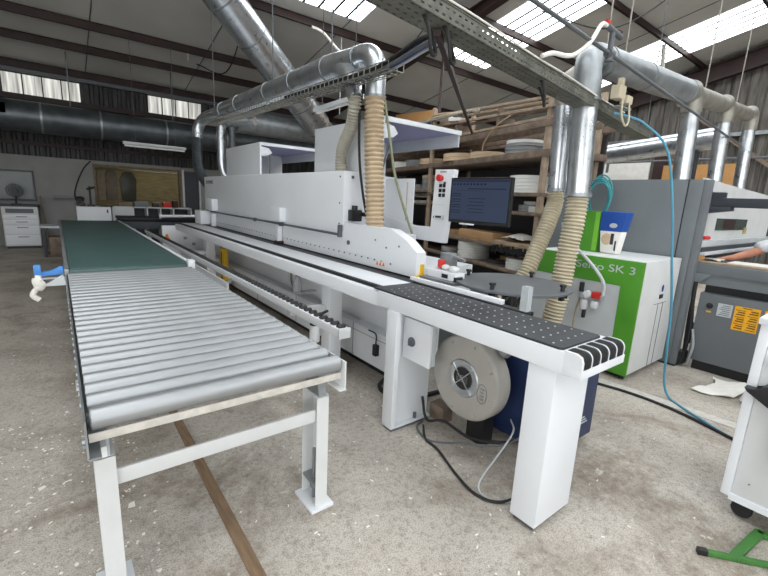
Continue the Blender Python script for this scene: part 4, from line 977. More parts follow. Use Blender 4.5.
for (x, zb, r) in ((5.95, 1.5, .095), (7.2, 1.5, .088), (8.45, 1.5, .082)):
    h = pH(x)
    obj('drop_cap', B().tube([h + V((-.22, 0, -.02)), h + V((-.08, 0, .03)), h + V((.0, 0, -.04)), h + V((.02, 0, -.2))], r + .012, n=22, smooth=5), 'dust', dh)
    obj('drop_pipe', B().cyl((x + .02, 1.95, h.z - .18), (x + .02, 1.9, zb), r, n=24), 'zinc', dh)
    clamp((x + .02, 1.95, h.z - .2), (0, 0, 1), r, dh, .03)
hose('extraction_hose', 'beige ribbed hose below the larger drop pipe, in front of the green cabinet', [(3.45, 1.825, 1.68), (3.43, 1.82, 1.42), (3.41, 1.83, 1.21), (3.38, 1.83, .91), (3.34, 1.845, .60), (3.28, 1.85, .28)], .080, 'hosetan', .030, .016, 22)
hose('extraction_hose', 'grey ribbed hose curving from the slimmer drop pipe towards the coil turntable', [(3.70, 2.18, 1.73), (3.69, 2.17, 1.6), (3.58, 2.15, 1.40), (3.46, 2.15, 1.18), (3.34, 2.16, .95), (3.22, 2.22, .75), (3.1, 2.32, .55)], .070, 'hosetan', .030, .016, 20)
obj('branch_duct', B().tube([(3.62, 2.06, 2.35), (3.60, 2.04, 2.0), (3.57, 2.02, 1.85), (3.57, 2.0, 1.7)], .026, n=12, smooth=5), 'zinc', None, 'thin grey pipe between the two vertical drop pipes', 'duct')
sp = thing('long_silver_pipe', 'shiny silver pipe lying across behind the grey guard panel', 'duct', (8, 3.4, 2.4))
obj('pipe', B().cyl((8.0, 5.2, 2.42), (8.0, 2.1, 2.72), .16, n=26), 'zinc', sp)
obj('hanger', B().bar((8.0, 4.1, 2.6), (8.0, 4.1, roofz(4.1) - .1), .012, .012), 'dgrey', sp); obj('trestle', B().box(7.95, 8.05, 2.4, 2.5, 0, 2.58), 'anthr', sp)

# ------------------------------------------------------------------ cable tray, conduit, wire basket
ct = thing('perforated_cable_tray', 'long grey perforated cable tray crossing overhead', 'cable tray', (2.5, 1.75, 2.3))
T0, T1 = V((.2, 1.39, 2.35)), V((5.2, 2.12, 2.35)); td = (T1 - T0).normalized(); tn = V((-td.y, td.x, 0)); TL = (T1 - T0).length
RT = Matrix((td, tn, V((0, 0, 1)))).transposed()
def tp_(s, o, z): return T0 + td * s + tn * o + V((0, 0, z))
def perforated(side):
    b = B(); pit = .05; k = 0
    # strips and bridges leave real slots
    if side == 'bottom': rows = [-.065, -.0225, .02, .0625]; W = .15
    else: rows = [.018, .05]; W = .07
    lines = [-W / 2] + rows + [W / 2] if side == 'bottom' else [0] + rows + [W]
    def put(s0, s1, o0, o1):
        if side == 'bottom': c = tp_((s0 + s1) / 2, (o0 + o1) / 2, 0); sz = (s1 - s0, o1 - o0, .003)
        else: c = tp_((s0 + s1) / 2, -.075 if side == 'near' else .075, (o0 + o1) / 2); sz = (s1 - s0, .003, o1 - o0)
        b.obox(c, sz, RT)
    hw = .004
    edges = [lines[0]]
    for r in rows: edges += [r - hw, r + hw]
    edges.append(lines[-1])
    for i in range(0, len(edges), 2): put(0, TL, edges[i], edges[i + 1])
    while k * pit < TL:
        for j, r in enumerate(rows):
            o = .025 if j % 2 else 0
            s0 = k * pit + o
            if s0 + .03 < TL: put(s0, s0 + .028, r - hw, r + hw)
        k += 1
    return b
obj('tray_bottom', perforated('bottom'), 'traym', ct); obj('tray_side', perforated('near'), 'traym', ct); obj('tray_side', perforated('far'), 'traym', ct)
b = B(); b.bar(tp_(0, -.075, .072), tp_(TL, -.075, .072), .012, .006); b.bar(tp_(0, .075, .072), tp_(TL, .075, .072), .012, .006); obj('tray_lip', b, 'traym', ct)
lm = B().obox(tp_(TL / 2, 0, .012), (TL - .1, .136, .012), RT, .003); obj('cable_loom', lm, 'rubber', None, 'flat black cable loom lying inside the perforated tray', 'cable loom')  # black sheet added so the tray slots look dark from below
for k in range(3):
    cable('power_cable', ('grey', 'black', 'blue')[k] + ' cable lying along the perforated cable tray', [tp_(.1 + s * .6, -.05 + k * .04 + .012 * math.sin(s * 2 + k), .032 + .05 * (1 if k == 2 and s in (3, 4) else 0)) for s in range(8)], .012, ('lgrey', 'rubber', 'blue')[k])
obj('power_cable', B().tube([tp_(s * .25, -.085, .08 + .004 * math.sin(s * 1.3)) for s in range(17)], .005, n=8, smooth=5), 'paper', None, 'cream cable tied along the near top edge of the cable tray', 'cable')
for s, lb in ((1.15, 'black cable loop hanging below the cable tray above the monitor'), (1.30, 'second black cable loop hanging from the cable tray by the blue bundle'), (2.35, 'small black cable loop under the tray near the rack lumber')):
    cable('cable_loop', lb, [tp_(s, -.02, .03), tp_(s + .01, -.06, -.06), tp_(s + .05, -.05, -.14), tp_(s + .12, -.02, -.12), tp_(s + .14, .03, -.02), tp_(s + .13, .06, .03)], .009, 'rubber')
obj('stay_bar', B().bar(tp_(1.30, 0, -.02), (5.73, 5.06, 2.74), .03, .03), 'steelbrown', None, 'dark brown stay bar from the cable tray back to the rack top', 'brace')
for s in (.25, 4.85): p = tp_(s, -.075, .07); obj('tray_hanger', B().cyl(p, (p.x, p.y, roofz(p.y) - .05), .005, n=6), 'dgrey', ct)
# wire basket along the duct and its cable bundle
wb = thing('wire_basket_tray', 'open wire basket cable tray hung under the machine duct', 'cable tray', (2.35, 5, 2.6))
y = 3.0; b = B(); x0, x1, zb, zt = 2.06, 2.21, 2.515, 2.575
for xx, zz in ((x0, zb), (x0, zt), ((x0 + x1) / 2, zb), (x1, zb), (x1, zt), (x0 + .035, zb), (x1 - .035, zb)): b.bar((xx, 2.7, zz), (xx, 7.6, zz + .1), .006, .006)
obj('long_wires', b, 'grate', wb)
b = B(); k = 0
while 2.7 + k * .08 < 7.6:
    yy = 2.7 + k * .08; dz = (yy - 2.7) * .0204
    b.bar((x0, yy, zb + dz), (x1, yy, zb + dz), .006, .006); b.bar((x0, yy, zb + dz), (x0, yy, zt + dz), .006, .006); b.bar((x1, yy, zb + dz), (x1, yy, zt + dz), .006, .006); k += 1
obj('cross_wires', b, 'grate', wb)
for y in (4.4, 5.6, 6.8): obj('hanger', B().bar((2.06, y, 2.56), (2.3, y, 2.71), .012, .006), 'zinc2', wb)
random.seed(11)
for k in range(6):
    jx, jz = (k % 3 - 1) * .03, (k // 3) * .03
    pts = [(2.135 + jx, 4.6, 2.575 + jz), (2.135 + jx, 3.6, 2.555 + jz), (2.135 + jx, 3.0, 2.54 + jz), (2.10 + jx, 2.65, 2.545 + jz * 1.3), (2.02 + jx, 2.3, 2.545 + jz * 1.6), (1.85 + jx, 1.95, 2.475 + jz), (1.70 + jx, 1.66, 2.395 + jz * .3)]
    cable('bundle_cable', ('lower left', 'lower middle', 'lower right', 'upper left', 'upper middle', 'upper right')[k] + ' cable of the bundle sagging from the wire basket to the tray', pts, (.014, .011, .013, .016, .01, .012)[k], ('dgrey', 'blue', 'lgrey', 'rubber', 'blue', 'lgrey')[k], 'cable', 'cables bundled between basket and tray')
# extra basket piece towards the tray
cd = thing('black_conduit', 'dark pipe conduit with a valve crossing in front of the extraction header', 'pipe', (3.5, 1.65, 2.6))
C0, C1 = V((1.2, 1.41, 2.6)), V((6.8, 1.83, 2.6))
obj('pipe', B().cyl(C0, V((8.2, 1.935, 2.6)), .0125, n=14), 'dgrey', cd)
cq = C0.lerp(C1, .335)
b = B(); b.cyl(cq, cq + V((.0, .0, .14)), .018, n=10); b.cyl(cq + V((-.09, 0, .15)), cq + V((.12, 0, .13)), .02, n=12); b.cyl(cq + V((-.03, 0, 0)), cq + V((.03, 0, 0)), .03, n=12); b.cyl(cq + V((.0, 0, -.0)), cq + V((.0, 0, -.05)), .025, n=12); obj('tee_fitting', b, 'dgrey', cd)
obj('valve_lever', B().box(cq.x - .10, cq.x - .06, cq.y - .01, cq.y + .01, cq.z + .165, cq.z + .185), 'red', cd); obj('valve_lever', B().box(cq.x + .07, cq.x + .12, cq.y - .01, cq.y + .01, cq.z + .152, cq.z + .166), 'steelbrown', cd)
p = C0.lerp(C1, .02); obj('hanger', B().cyl(p, (p.x, p.y, roofz(p.y) - .05), .006, n=6), 'zinc2', cd)
cable('air_hose', 'cream hose curving from the conduit valve to the cable tray', [cq + V((-.09, 0, .15)), cq + V((-.2, -.02, .12)), cq + V((-.33, -.03, -.02)), cq + V((-.5, -.02, -.13)), cq + V((-.64, .02, -.14)), cq + V((-.72, .04, -.17))], .0135, 'paper', 'hose')
jb = thing('junction_box', 'small cream junction box with looping wires at the tray', 'electrical box', (3.45, 1.70, 2.36))
jq = V((3.48, 1.66, 2.40))
b = B(); b.obox(jq + V((.04, 0, .05)), (.11, .07, .10), None, .008); b.obox(jq + V((.06, 0, .13)), (.04, .04, .06), None, .006); b.obox(jq + V((.19, 0, .02)), (.10, .06, .06), None, .008); obj('case', b, 'hosetan', jb)
obj('wire_loop', B().tube([jq + V((.06, -.03, 0)), jq + V((.04, -.05, -.12)), jq + V((.1, -.06, -.19)), jq + V((.17, -.05, -.14)), jq + V((.18, -.03, 0))], .008, n=8), 'hosetan', jb)
b = B(); b.bar(jq + V((.04, .0, -.045)), jq + V((.24, .0, -.045)), .06, .012); obj('mounting_plate', b, 'zinc2', jb)

# hangers and lamps
for (x, y, zb, lb) in ((2.68, 11.1, 4.45, 'thin chain hanging from a purlin at upper left'), (2.3, 7.9, 2.93, 'thin rod hanging to the far end of the machine duct'), (2.3, 5.4, 2.91, 'hanging wire holding the machine duct in its middle'),
                       (2.3, 3.95, 2.87, 'hanging wire holding the machine duct near its elbow'), (3.8, 1.95, 2.92, 'pale cord holding the extraction header by its elbow'), (4.15, 1.95, 2.95, 'second pale cord holding the extraction header'),
                       (6.3, 1.95, 3.05, 'pale cord above the middle drop pipe'), (7.6, 1.95, 3.1, 'pale cord above the last drop pipe'), (5.4, 8.86, 3.45, 'white tangled cord hanging from the purlin by the big duct')):
    b = B().cyl((x, y, zb), (x, y, roofz(y) - .01), .009 if y > 8 else .007, n=6)
    if y > 8.5:
        for k in range(14): b.ball((x, y, zb + .1 + k * .055), .018, (.7, .7, 1.4), 8)
    obj('suspension_rope', b, 'lgrey' if y > 8 else ('dust' if y < 3 else 'dgrey'), None, lb, 'cord')
b = B().tube([(4.6, 8.75, 5.05), (4.85, 8.7, 4.98), (5.2, 8.65, 4.72), (5.5, 8.6, 4.62), (5.75, 8.6, 4.72)], .03, n=8); obj('cord_tangle', b, 'cloth', None, 'white dusty cord draped below the purlin under the skylight', 'cord')
b = B().tube([(12.9, 5.1, 5.85), (12.85, 5.05, 5.5), (12.9, 5.0, 4.9)], .05, n=8); obj('cord_tangle', b, 'cloth', None, 'pale cord knotted to the purlin at the far right skylight', 'cord')
for k, (pts, lb) in enumerate((([(8.6, 6.0, 5.7), (9.3, 4.6, 5.2), (10.0, 3.2, 6.2)], 'dark brace rod crossing below the far right skylight'), ([(5.9, 8.3, 3.8), (6.0, 6.6, 5.0), (6.0, 6.4, 5.6)], 'dark roof cable curving in front of the rafter'), ([(3.0, 11.6, 4.55), (3.3, 10.4, 4.2), (3.4, 9.4, 4.95)], 'dark cable slung between purlins at the big duct'))):
    cable('roof_cable', lb, pts, .014, 'rubber')
l = thing('strip_light', 'unlit fluorescent strip light hanging by the rear wall', 'lamp', (1.9, 11, 2.45))
obj('housing', B().box(1.25, 2.52, 10.95, 11.05, 2.46, 2.52, .01), 'lgrey', l); obj('tube', B().cyl((1.28, 11, 2.435), (2.49, 11, 2.435), .022, n=12), 'paper', l)
for x in (1.5, 2.3): obj('hanger', B().cyl((x, 11, 2.52), (x, 11, roofz(11) - .2), .005, n=6), 'dgrey', l)
l = thing('strip_light', 'unlit white strip light above the raised covers', 'lamp', (3.4, 5.8, 2.9))
b = B().bar((3.4, 6.3, 2.89), (3.4, 5.0, 2.91), .11, .06, .008); obj('housing', b, 'white', l); obj('tube', B().cyl((3.4, 6.26, 2.845), (3.4, 5.04, 2.865), .018, n=12), 'paper', l)
for y in (5.2, 6.1): obj('hanger', B().cyl((3.4, y, 2.92), (3.4, y, roofz(y) - .01), .005, n=6), 'dgrey', l)

# ------------------------------------------------------------------ rack with edging coils
RP, RD, RN = V((5.2, 3.1, 0)), V((.2599, .9656, 0)), V((.9656, -.2599, 0))
RR = Matrix((RN, RD, V((0, 0, 1)))).transposed()
def rk(s, dpt, z): return RP + RD * s + RN * dpt + V((0, 0, z))
rack = thing('storage_rack', 'brown timber storage rack full of edging coils behind the machine', 'rack', rk(3, .45, 0))
for s in (.25, 3.45, 6.6):
    for dpt in (.03, .95):
        obj('upright', B().obox(rk(s, dpt, 1.58 if s < 3 else 1.69), (.07, .075, 3.16 if s < 3 else 3.38), RR, .004), 'polew', rack)
    b = B(); b.obox(rk(s, .49, 2.0), (.9, .05, .05), RR); b.obox(rk(s, .49, .4), (.9, .05, .05), RR); obj('tie', b, 'timber', rack)
def shelf(s0, s1, z, th=.05, d0=-.02, d1=1.0):
    return obj('shelf', B().obox(rk((s0 + s1) / 2, (d0 + d1) / 2, z - th / 2), (d1 - d0, s1 - s0, th), RR, .003), 'timber', rack)
shelf(.1, 6.7, 2.32, .09); shelf(.2, 3.45, 1.75); shelf(3.45, 6.7, 1.8); shelf(3.45, 6.7, 1.67, .03); shelf(3.45, 6.7, 1.52, .03); shelf(.1, 1.6, 1.48); shelf(.1, 6.7, .955); shelf(.1, 6.7, .60)
for dpt in (.0, .33, .66, .98): obj('top_beam', B().obox(rk(3.35, dpt, 2.66), (.05, 6.8, .09), RR, .004), 'timber', rack)
obj('back_board', B().obox(rk(3.45, 1.02, 1.3), (.02, 6.6, 2.6), RR), 'rolld', rack)
# chain fringe under desk shelf
random.seed(5)
cols = {'w': 'rollw', 'g': 'rollg', 'b': 'rollb', 'd': 'rolld'}
cw = {'w': 'white', 'g': 'grey', 'b': 'beige', 'd': 'dark grey'}
proto = {}
def coil(s, dpt, z, r, h, c, label, grp, tilt=0):
    dpt -= .06
    key = (round(r, 3), round(h, 3), c)
    if key not in proto:
        b = B().revolve((0, 0, 0), (0, 0, 1), [(0, r * .35), (0, r - .006), (.004, r), (h * .5, r - .004), (h - .004, r), (h, r - .006), (h, r * .35), (.0, r * .35)], n=32, cap=False)
        t = thing('edging_coil', label, 'coil', rk(s, dpt, z), grp)
        bm = b.bm; bmesh.ops.recalc_face_normals(bm, faces=bm.faces[:])
        me = D.meshes.new('coil'); bm.to_mesh(me); bm.free()
        for p in me.polygons: p.use_smooth = True
        me.set_sharp_from_angle(angle=math.radians(38)); me.materials.append(M[cols[c]])
        o = D.objects.new('wound_tape', me); COL.objects.link(o); o.parent = t
        b = B().revolve((0, 0, 0), (0, 0, 1), [(.002, r * .2), (.002, r * .345), (h - .002, r * .345), (h - .002, r * .2), (.002, r * .2)], n=20, cap=False)
        me = D.meshes.new('core'); b.bm.to_mesh(me); b.bm.free(); me.materials.append(M['card'])
        o = D.objects.new('core', me); COL.objects.link(o); o.parent = t
        proto[key] = t; return t
    return dup(proto[key], rk(s, dpt, z) - V(proto[key].location), label)
# low shelf: two tall white stacks
for k in range(6): coil(2.05, .33, .601 + k * .048, .29, .046, 'w', '%s white coil of the tall stack below the monitor' % ('lowest', 'second lowest', 'third lowest', 'third topmost', 'second topmost', 'topmost')[k], 'white coils on the low shelf')
for k in range(4): coil(.72, .32, .601 + k * .042, .25, .04, 'w', '%s white coil of the short stack by the hoses' % ('lowest', 'second lowest', 'second topmost', 'topmost')[k], 'white coils on the low shelf')
for k in range(2): coil(1.35, .36, .601 + k * .032, .2, .03, 'd', '%s dark coil between the two white stacks' % ('lower', 'upper')[k], 'dark coils on the low shelf')
# mid shelves left of control arm
for k in range(4): coil(5.2, .34, 1.801 + k * .062, .29, .06, 'g', '%s grey coil of the stack beside the cream hose' % ('lowest', 'second lowest', 'second topmost', 'topmost')[k], 'grey coils on the middle shelf')
for k in range(2): coil(4.3, .34, 1.801 + k * .062, .27, .06, 'g', '%s grey coil of the middle pair behind the end plate' % ('lower', 'upper')[k], 'grey coils on the middle shelf')
for k in range(5): coil(3.75, .34, 1.801 + k * .062, .25, .06, 'g' if k < 4 else 'b', '%s coil of the stack left of the red stop button' % ('lowest grey', 'second grey', 'third grey', 'fourth grey', 'beige topmost')[k], 'grey coils on the middle shelf')
for k, s in enumerate((3.78, 4.15, 4.55)):
    coil(s, .30, 1.671, .19, .06, 'g', 'flat grey coil on the thin upper slat, %s from the control arm' % ('first', 'second', 'third')[k], 'coils on the thin slats')
    coil(s + .1, .30, 1.521, .19, .06, 'w', 'flat white coil on the thin lower slat, %s from the control arm' % ('first', 'second', 'third')[k], 'coils on the thin slats')
# upper shelf
for k, (s, r, h, c, n_) in enumerate(((5.3, .29, .07, 'w', 2), (4.55, .27, .07, 'g', 2), (3.75, .33, .055, 'b', 2), (2.7, .36, .065, 'b', 2), (1.9, .30, .05, 'b', 2))):
    for q in range(n_):
        coil(s, .34, 2.321 + q * (h + .002), r, h, c, '%s coil on the long upper shelf, %s%s' % (cw[c], ('farthest along, by the cream hose', 'second from the cream hose', 'third from the cream hose', 'fourth from the cream hose', 'nearest the metal offcuts')[k], (', lower', ', upper')[q] if n_ == 2 else ''), 'coils on the upper shelf')
for k in range(4): coil(.95 + .05 * math.sin(k * 3), .33, 2.321 + k * .05, .30 - .02 * (k == 3), .048, 'g' if k < 3 else 'w', '%s of the untidy coil pile near the right rack post' % ('lowest grey', 'second grey', 'third grey', 'white topmost')[k], 'coils on the upper shelf')
# shelf right of monitor
for k in range(5): coil(.75, .33, 1.751 + k * .05, .31, .048, 'w', '%s white coil of the stack behind the right rack post' % ('lowest', 'second', 'third', 'fourth', 'topmost')[k], 'white coils right of the monitor')
for k, s in enumerate((2.7, 1.75)): coil(s, .33, 1.905, .29, .04, 'w', 'white coil lying above the monitor, %s' % ('towards the control arm', 'towards the right post')[k], 'white coils above the monitor')
for k, s in enumerate((2.7, 1.75)): obj('packing_box', B().obox(rk(s, .36, 1.827), (.5, .5, .15), RR, .004), 'rolld', None, 'dark box under the white coil above the monitor, %s' % ('towards the control arm', 'towards the right post')[k], 'box')
for k in range(2): coil(.62, .3, 1.481 + k * .05, .2, .048, 'g', '%s small grey coil on the short shelf right of the monitor' % ('lower', 'upper')[k], 'small coils on the short shelf')
coil(.62, .3, 1.582, .13, .05, 'w', 'small white coil on top of the short shelf pile', 'small coils on the short shelf')
obj('packing_box', B().obox(rk(.35, .2, 1.521), (.25, .4, .08), RR, .006), 'paper', None, 'small white box on the short shelf by the right post', 'box')
obj('cardboard_box', B().obox(rk(1.75, .25, 1.03), (.4, 1.0, .15), RR, .006), 'card', None, 'long brown cardboard box directly under the monitor', 'box')
obj('cardboard_box', B().obox(rk(2.75, .4, 1.0), (.4, .55, .09), RR, .006), 'card', None, 'flat brown box on the desk shelf behind the control arm', 'box')
obj('wood_tray', B().obox(rk(.72, .25, .985), (.5, .95, .06), RR, .008), 'wood', None, 'pale wood tray on the desk shelf right of the monitor', 'tray')
b = B().sheet((-.24, .24), (-.2, .2), lambda x, y: .02 + .09 * math.exp(-(x * x + y * y) * 22) + .02 * abs(math.sin(x * 25 + y * 13)), 14, 12, .008)
for v in b.bm.verts: v.co = rk(.75, .22, 1.015) + RD * v.co.x + RN * v.co.y + V((0, 0, v.co.z))
obj('white_cloth', b, 'cloth', None, 'crumpled white cloth on the pale wood tray', 'cloth')
b = B()
for k in range(26): b.obox(rk(.0 + k * .045, -.03, .90 - .02 * (k % 2)), (.015, .03, .07 + .03 * (k % 3)), RR)
obj('coil_hook_strip', b, 'black', None, 'black hook strip hanging from the desk shelf edge', 'hooks')
for k, (s, dz, m, c, l_) in enumerate(((2.85, .10, 'paper', 'white', .3), (1.2, .12, 'card', 'brown', .35), (.2, .12, 'dgrey', 'dark', .3), (3.0, .0, 'wood', 'pale wooden', .4))):
    if k == 3: continue
    obj('packing_box', B().obox(rk(s, .5 if k else .3, .60 + dz / 2 + .001), (.3, l_, dz), RR, .005), m, None, '%s box at the back of the low shelf, %s' % (c, ('by the machine', 'behind the dark coils', 'by the right post')[k]), 'box')
for k in range(3): coil(4.4 + k * .75, .35, .956, .3, .05, 'd', 'dark coil on the desk shelf behind the machine, %s' % ('nearest the arm', 'in the middle', 'farthest')[k], 'dark coils behind the machine')
# lumber and offcuts on the top beams
for k, (s0, s1, dpt, z0, z1, m, lb) in enumerate(((-.1, 3.3, .02, 2.73, 2.76, 'polew', 'front lowest long timber length on the rack top'), (.05, 3.3, .18, 2.73, 2.75, 'timber', 'second long timber length on the rack top'), (-.1, 2.9, .0, 2.85, 3.0, 'polew', 'pale upper timber length along the rack top front'), (.0, 3.1, .18, 2.86, 2.98, 'timber', 'brown upper timber length behind the pale one'),
                                             (-.15, 2.9, .04, 2.965, 3.19, 'polew', 'topmost pale timber length on the rack'), (-.1, 2.4, .36, 2.73, 2.75, 'timber', 'brown timber length behind the front ones'), (-.1, 2.7, .14, 2.94, 3.12, 'wood', 'narrow pale batten beside the topmost timber length'))):
    obj('timber_length', B().bar(rk(s0, dpt, z0), rk(s1, dpt, z1), .05, .04, .003), m, None, lb, 'timber', 'timber lengths on the rack top')
for k, (s0, s1, z, h, dpt, m) in enumerate(((2.75, 5.3, 2.78, .10, .45, 'timber'), (2.6, 4.9, 2.87, .06, .42, 'chip'), (2.9, 5.4, 2.94, .06, .47, 'timber'))):
    obj('board_stack_layer', B().obox(rk((s0 + s1) / 2, dpt, z), (.7, s1 - s0, h), RR, .003), m, None, ('thick brown board at the bottom of the offcut heap on the rack top', 'orange chipboard in the offcut heap on the rack top', 'upper brown board in the offcut heap on the rack top')[k], 'board')
for k, s in enumerate((.1, 1.3, 2.5)):
    b = B(); b.obox(rk(s, .12, 2.79 + .03 * s), (.32, .05, .05 + .03 * s), RR); b.obox(rk(s, .03, 2.90 + .05 * s), (.12, .05, .06 + .04 * s), RR)
    obj('spacer_batten', b, 'timber', None, 'short batten spacing the timber lengths on the rack top, %s' % ('by the right post', 'in the middle', 'nearest the offcuts')[k], 'timber')
for k, (s, dpt, z, sx, sy, sz, ry, m, lb, cat) in enumerate((
        (3.1, .20, 3.03, .25, 1.3, .03, .05, 'wood', 'slanted pale offcut board on the rack top', 'offcut'), (3.6, .22, 3.12, .3, .9, .03, -.15, 'paper', 'white offcut strip on the rack top', 'offcut'),
        (4.2, .30, 3.22, .5, .9, .05, .06, 'rollg', 'grey rolled sheet on the rack top', 'sheet'), (4.4, .30, 3.10, .45, .8, .09, .0, 'anthr', 'dark folded tarpaulin under the grey sheet', 'sheet'), (2.6, .05, 3.04, .2, .3, .06, .1, 'paper', 'white small bag of offcuts on the rack front edge', 'bag'))):
    Rz = RR @ Matrix.Rotation(ry, 3, 'X') @ Matrix.Rotation(ry * 1.5, 3, 'Z')
    obj('board_offcut' if 'off' in cat else ('folded_sheet' if cat == 'sheet' else 'offcut_bag'), B().obox(rk(s, dpt, z), (sx, sy, sz), Rz, .008), m, None, lb, cat)
for k in range(3):
    cable('bent_strip', ('upper', 'middle', 'lower')[k] + ' pale bent edging strip trailing over the rack top', [rk(4.6 - k * .2, .12, 3.02 + k * .04), rk(4.0, .05, 3.06 + k * .05), rk(3.4, -.02, 3.22 - k * .04), rk(2.6 - k * .3, .0, 3.16 - k * .03), rk(1.9, .0, 3.10 - k * .03)], .02, ('wood', 'rollb', 'rollg')[k], 'strip')
cable('bent_strip', 'thin pale strip curving down in front of the rack', [rk(1.0, -.04, 2.86), rk(1.3, -.06, 2.74), rk(1.55, -.06, 2.55), rk(1.62, -.05, 2.40)], .012, 'wood', 'strip')
b = B(); b.obox(rk(5.7, .55, 3.38), (.03, 2.6, .75), RR @ Matrix.Rotation(.35, 3, 'Y') @ Matrix.Rotation(.12, 3, 'X')); obj('chipboard_sheet', b, 'chip', None, 'brown chipboard sheet leaning on the rack top', 'board')
obj('rack_stay', B().cyl(rk(3.4, .1, 3.1), (7.2, 7.4, 5.1), .03, n=8), 'steelbrown', None, 'dark stay rising from the rack to the rafter', 'brace')

# ------------------------------------------------------------------ far boards on the right
obj('chipboard_sheet', B().box(12.0, 12.05, 2.62, 4.28, .0, 2.72), 'chip', None, 'orange brown chipboard sheet standing behind the drop pipes', 'board')
obj('white_board', B().box(12.0, 12.06, 4.6, 6.4, 0, 2.85), 'paper', None, 'white board standing left of the dark red column', 'board')
obj('wood_rail', B().box(11.9, 11.99, 4.6, 6.4, 0, 2.22), 'wood', None, 'brown board leaning in front of the white board', 'board')
b = B().cyl((11.7, 6.5, 2.80), (11.7, 2.0, 2.80), .025, n=8); b.bar((11.7, 5.5, 2.8), (11.7, 5.5, 2.55), .05, .05)
for y in (6.4, 2.1): b.cyl((11.7, y, 0), (11.7, y, 2.8), .025, n=8)
obj('clothes_rail', b, 'dgrey', None, 'thin dark rail in front of the white and chipboard sheets', 'rail')

# ------------------------------------------------------------------ far left furniture
dc = thing('drawer_unit', 'white drawer unit at the far left under the window', 'cabinet', (-.7, 13.2, 0))
obj('carcass', B().box(-1.02, -.37, 12.98, 13.5, .06, .98, .004), 'white2', dc); obj('plinth', B().box(-1.0, -.4, 13.02, 13.48, 0, .06), 'black', dc)
obj('worktop', B().box(-1.2, -.33, 12.95, 13.52, .98, 1.02, .004), 'anthr', dc)
for z0, z1 in ((.10, .32), (.34, .54), (.56, .67), (.69, .79)):
    d = obj('drawer', B().box(-1.0, -.39, 12.965, 12.98, z0, z1, .003), 'white', dc)
    obj('handle', B().box(-.78, -.58, 12.945, 12.965, z1 - .05, z1 - .035), 'dgrey', d)
obj('open_slot', B().box(-.95, -.45, 12.97, 12.985, .83, .93), 'dgrey', dc)
mg = thing('magnifier_lamp', 'dark round desk fan on the far left drawer unit', 'desk fan', (-.75, 13.1, 1.02))  # round desk fan with wire grille, gives no light
b = B().cyl((-.75, 13.15, 1.02), (-.75, 13.15, 1.04), .1, n=18); b.cyl((-.75, 13.15, 1.04), (-.75, 13.15, 1.22), .02, n=10); obj('stand', b, 'black', mg)
b = B()
for r in (.15, .11, .07): b.tube([(-.75 + r * math.cos(t), 13.08, 1.34 + r * math.sin(t)) for t in [2 * PI * q / 20 for q in range(21)]], .008, n=6, smooth=0)
for q in range(10): b.bar((-.75, 13.08, 1.34), (-.75 + .15 * math.cos(q * PI / 5), 13.08, 1.34 + .15 * math.sin(q * PI / 5)), .006, .006)
obj('grille', b, 'black', mg); obj('motor', B().cyl((-.75, 13.09, 1.34), (-.75, 13.2, 1.34), .05, n=14), 'black', mg)
obj('loose_board', B().obox((-.26, 13.4, .62), (.03, .2, 1.24), Matrix.Rotation(-.08, 3, 'Y')), 'timber', None, 'brown board leaning beside the white drawer unit', 'board')
wbn = thing('work_bench', 'low bench with a crate behind the green belt at the left', 'bench', (.0, 11.6, 0))
obj('bench_top', B().box(-.32, .2, 11.3, 11.9, .62, .66), 'lgrey', wbn)
for x in (-.3, .14):
    for y in (11.32, 11.82): obj('leg', B().box(x, x + .05, y, y + .05, 0, .62), 'anthr', wbn)
obj('crate', B().box(-.2, .1, 11.35, 11.8, .05, .42, .01), 'timber', wbn); obj('crate_shelf', B().box(-.29, .18, 11.33, 11.85, .02, .05), 'timber', wbn)
hm_ = thing('spindle_bench', 'white bench carrying a small drilling stand beyond the green belt', 'machine', (.7, 12.6, 0))
obj('cabinet', B().box(.36, 1.05, 12.4, 13.0, 0, 1.04, .006), 'white', hm_)
b = B(); b.cyl((.66, 12.55, 1.04), (.66, 12.55, 1.52), .022, n=10); b.box(.58, .74, 12.45, 12.62, 1.04, 1.09); b.bar((.60, 12.5, 1.45), (.76, 12.55, 1.5), .05, .05); obj('drill_stand', b, 'black', hm_)
b = B(); b.box(.42, .55, 12.45, 12.6, 1.04, 1.12, .01); b.box(.86, 1.0, 12.45, 12.6, 1.04, 1.08, .01); obj('hand_tools', b, 'black', hm_)
obj('socket_mark', B().box(.96, .99, 12.39, 12.40, .9, .98), 'black', hm_)
b = B(); b.box(-.05, .40, 13.45, 13.59, 1.18, 1.26, .004); obj('wall_shelf', b, 'grey', None, 'small grey shelf rail on the rear wall left of the drilling stand', 'shelf')
cable('power_cable', 'black cable drooping from the rear wall to the drilling stand', [(.78, 13.5, 2.15), (.62, 13.4, 1.95), (.46, 13.3, 1.6), (.38, 13.2, 1.3), (.42, 12.9, 1.12), (.46, 12.6, 1.12)], .016, 'rubber')
b = B(); b.ball((.46, 12.85, 1.2), .1, (1, .6, .7)); b.box(.38, .54, 12.8, 12.9, 1.041, 1.16); obj('extension_reel', b, 'black', None, 'black cable reel beside the drilling stand', 'cable reel')
cs = thing('cubby_shelf', 'white pigeonhole shelf unit below the glazed opening', 'shelf', (2.1, 12.9, 0))
b = B()
for z in (.0, .68, 1.02): b.box(1.1, 3.0, 12.75, 13.15, z, z + .03)
b.box(1.1, 3.0, 13.13, 13.15, 0, 1.05); b.box(1.1, 1.56, 12.74, 12.76, .03, 1.02)
for x in (1.1, 1.56, 1.88, 2.2, 2.52, 2.97): b.box(x, x + .03, 12.75, 13.13, 0, 1.05)
obj('carcass', b, 'white2', cs)
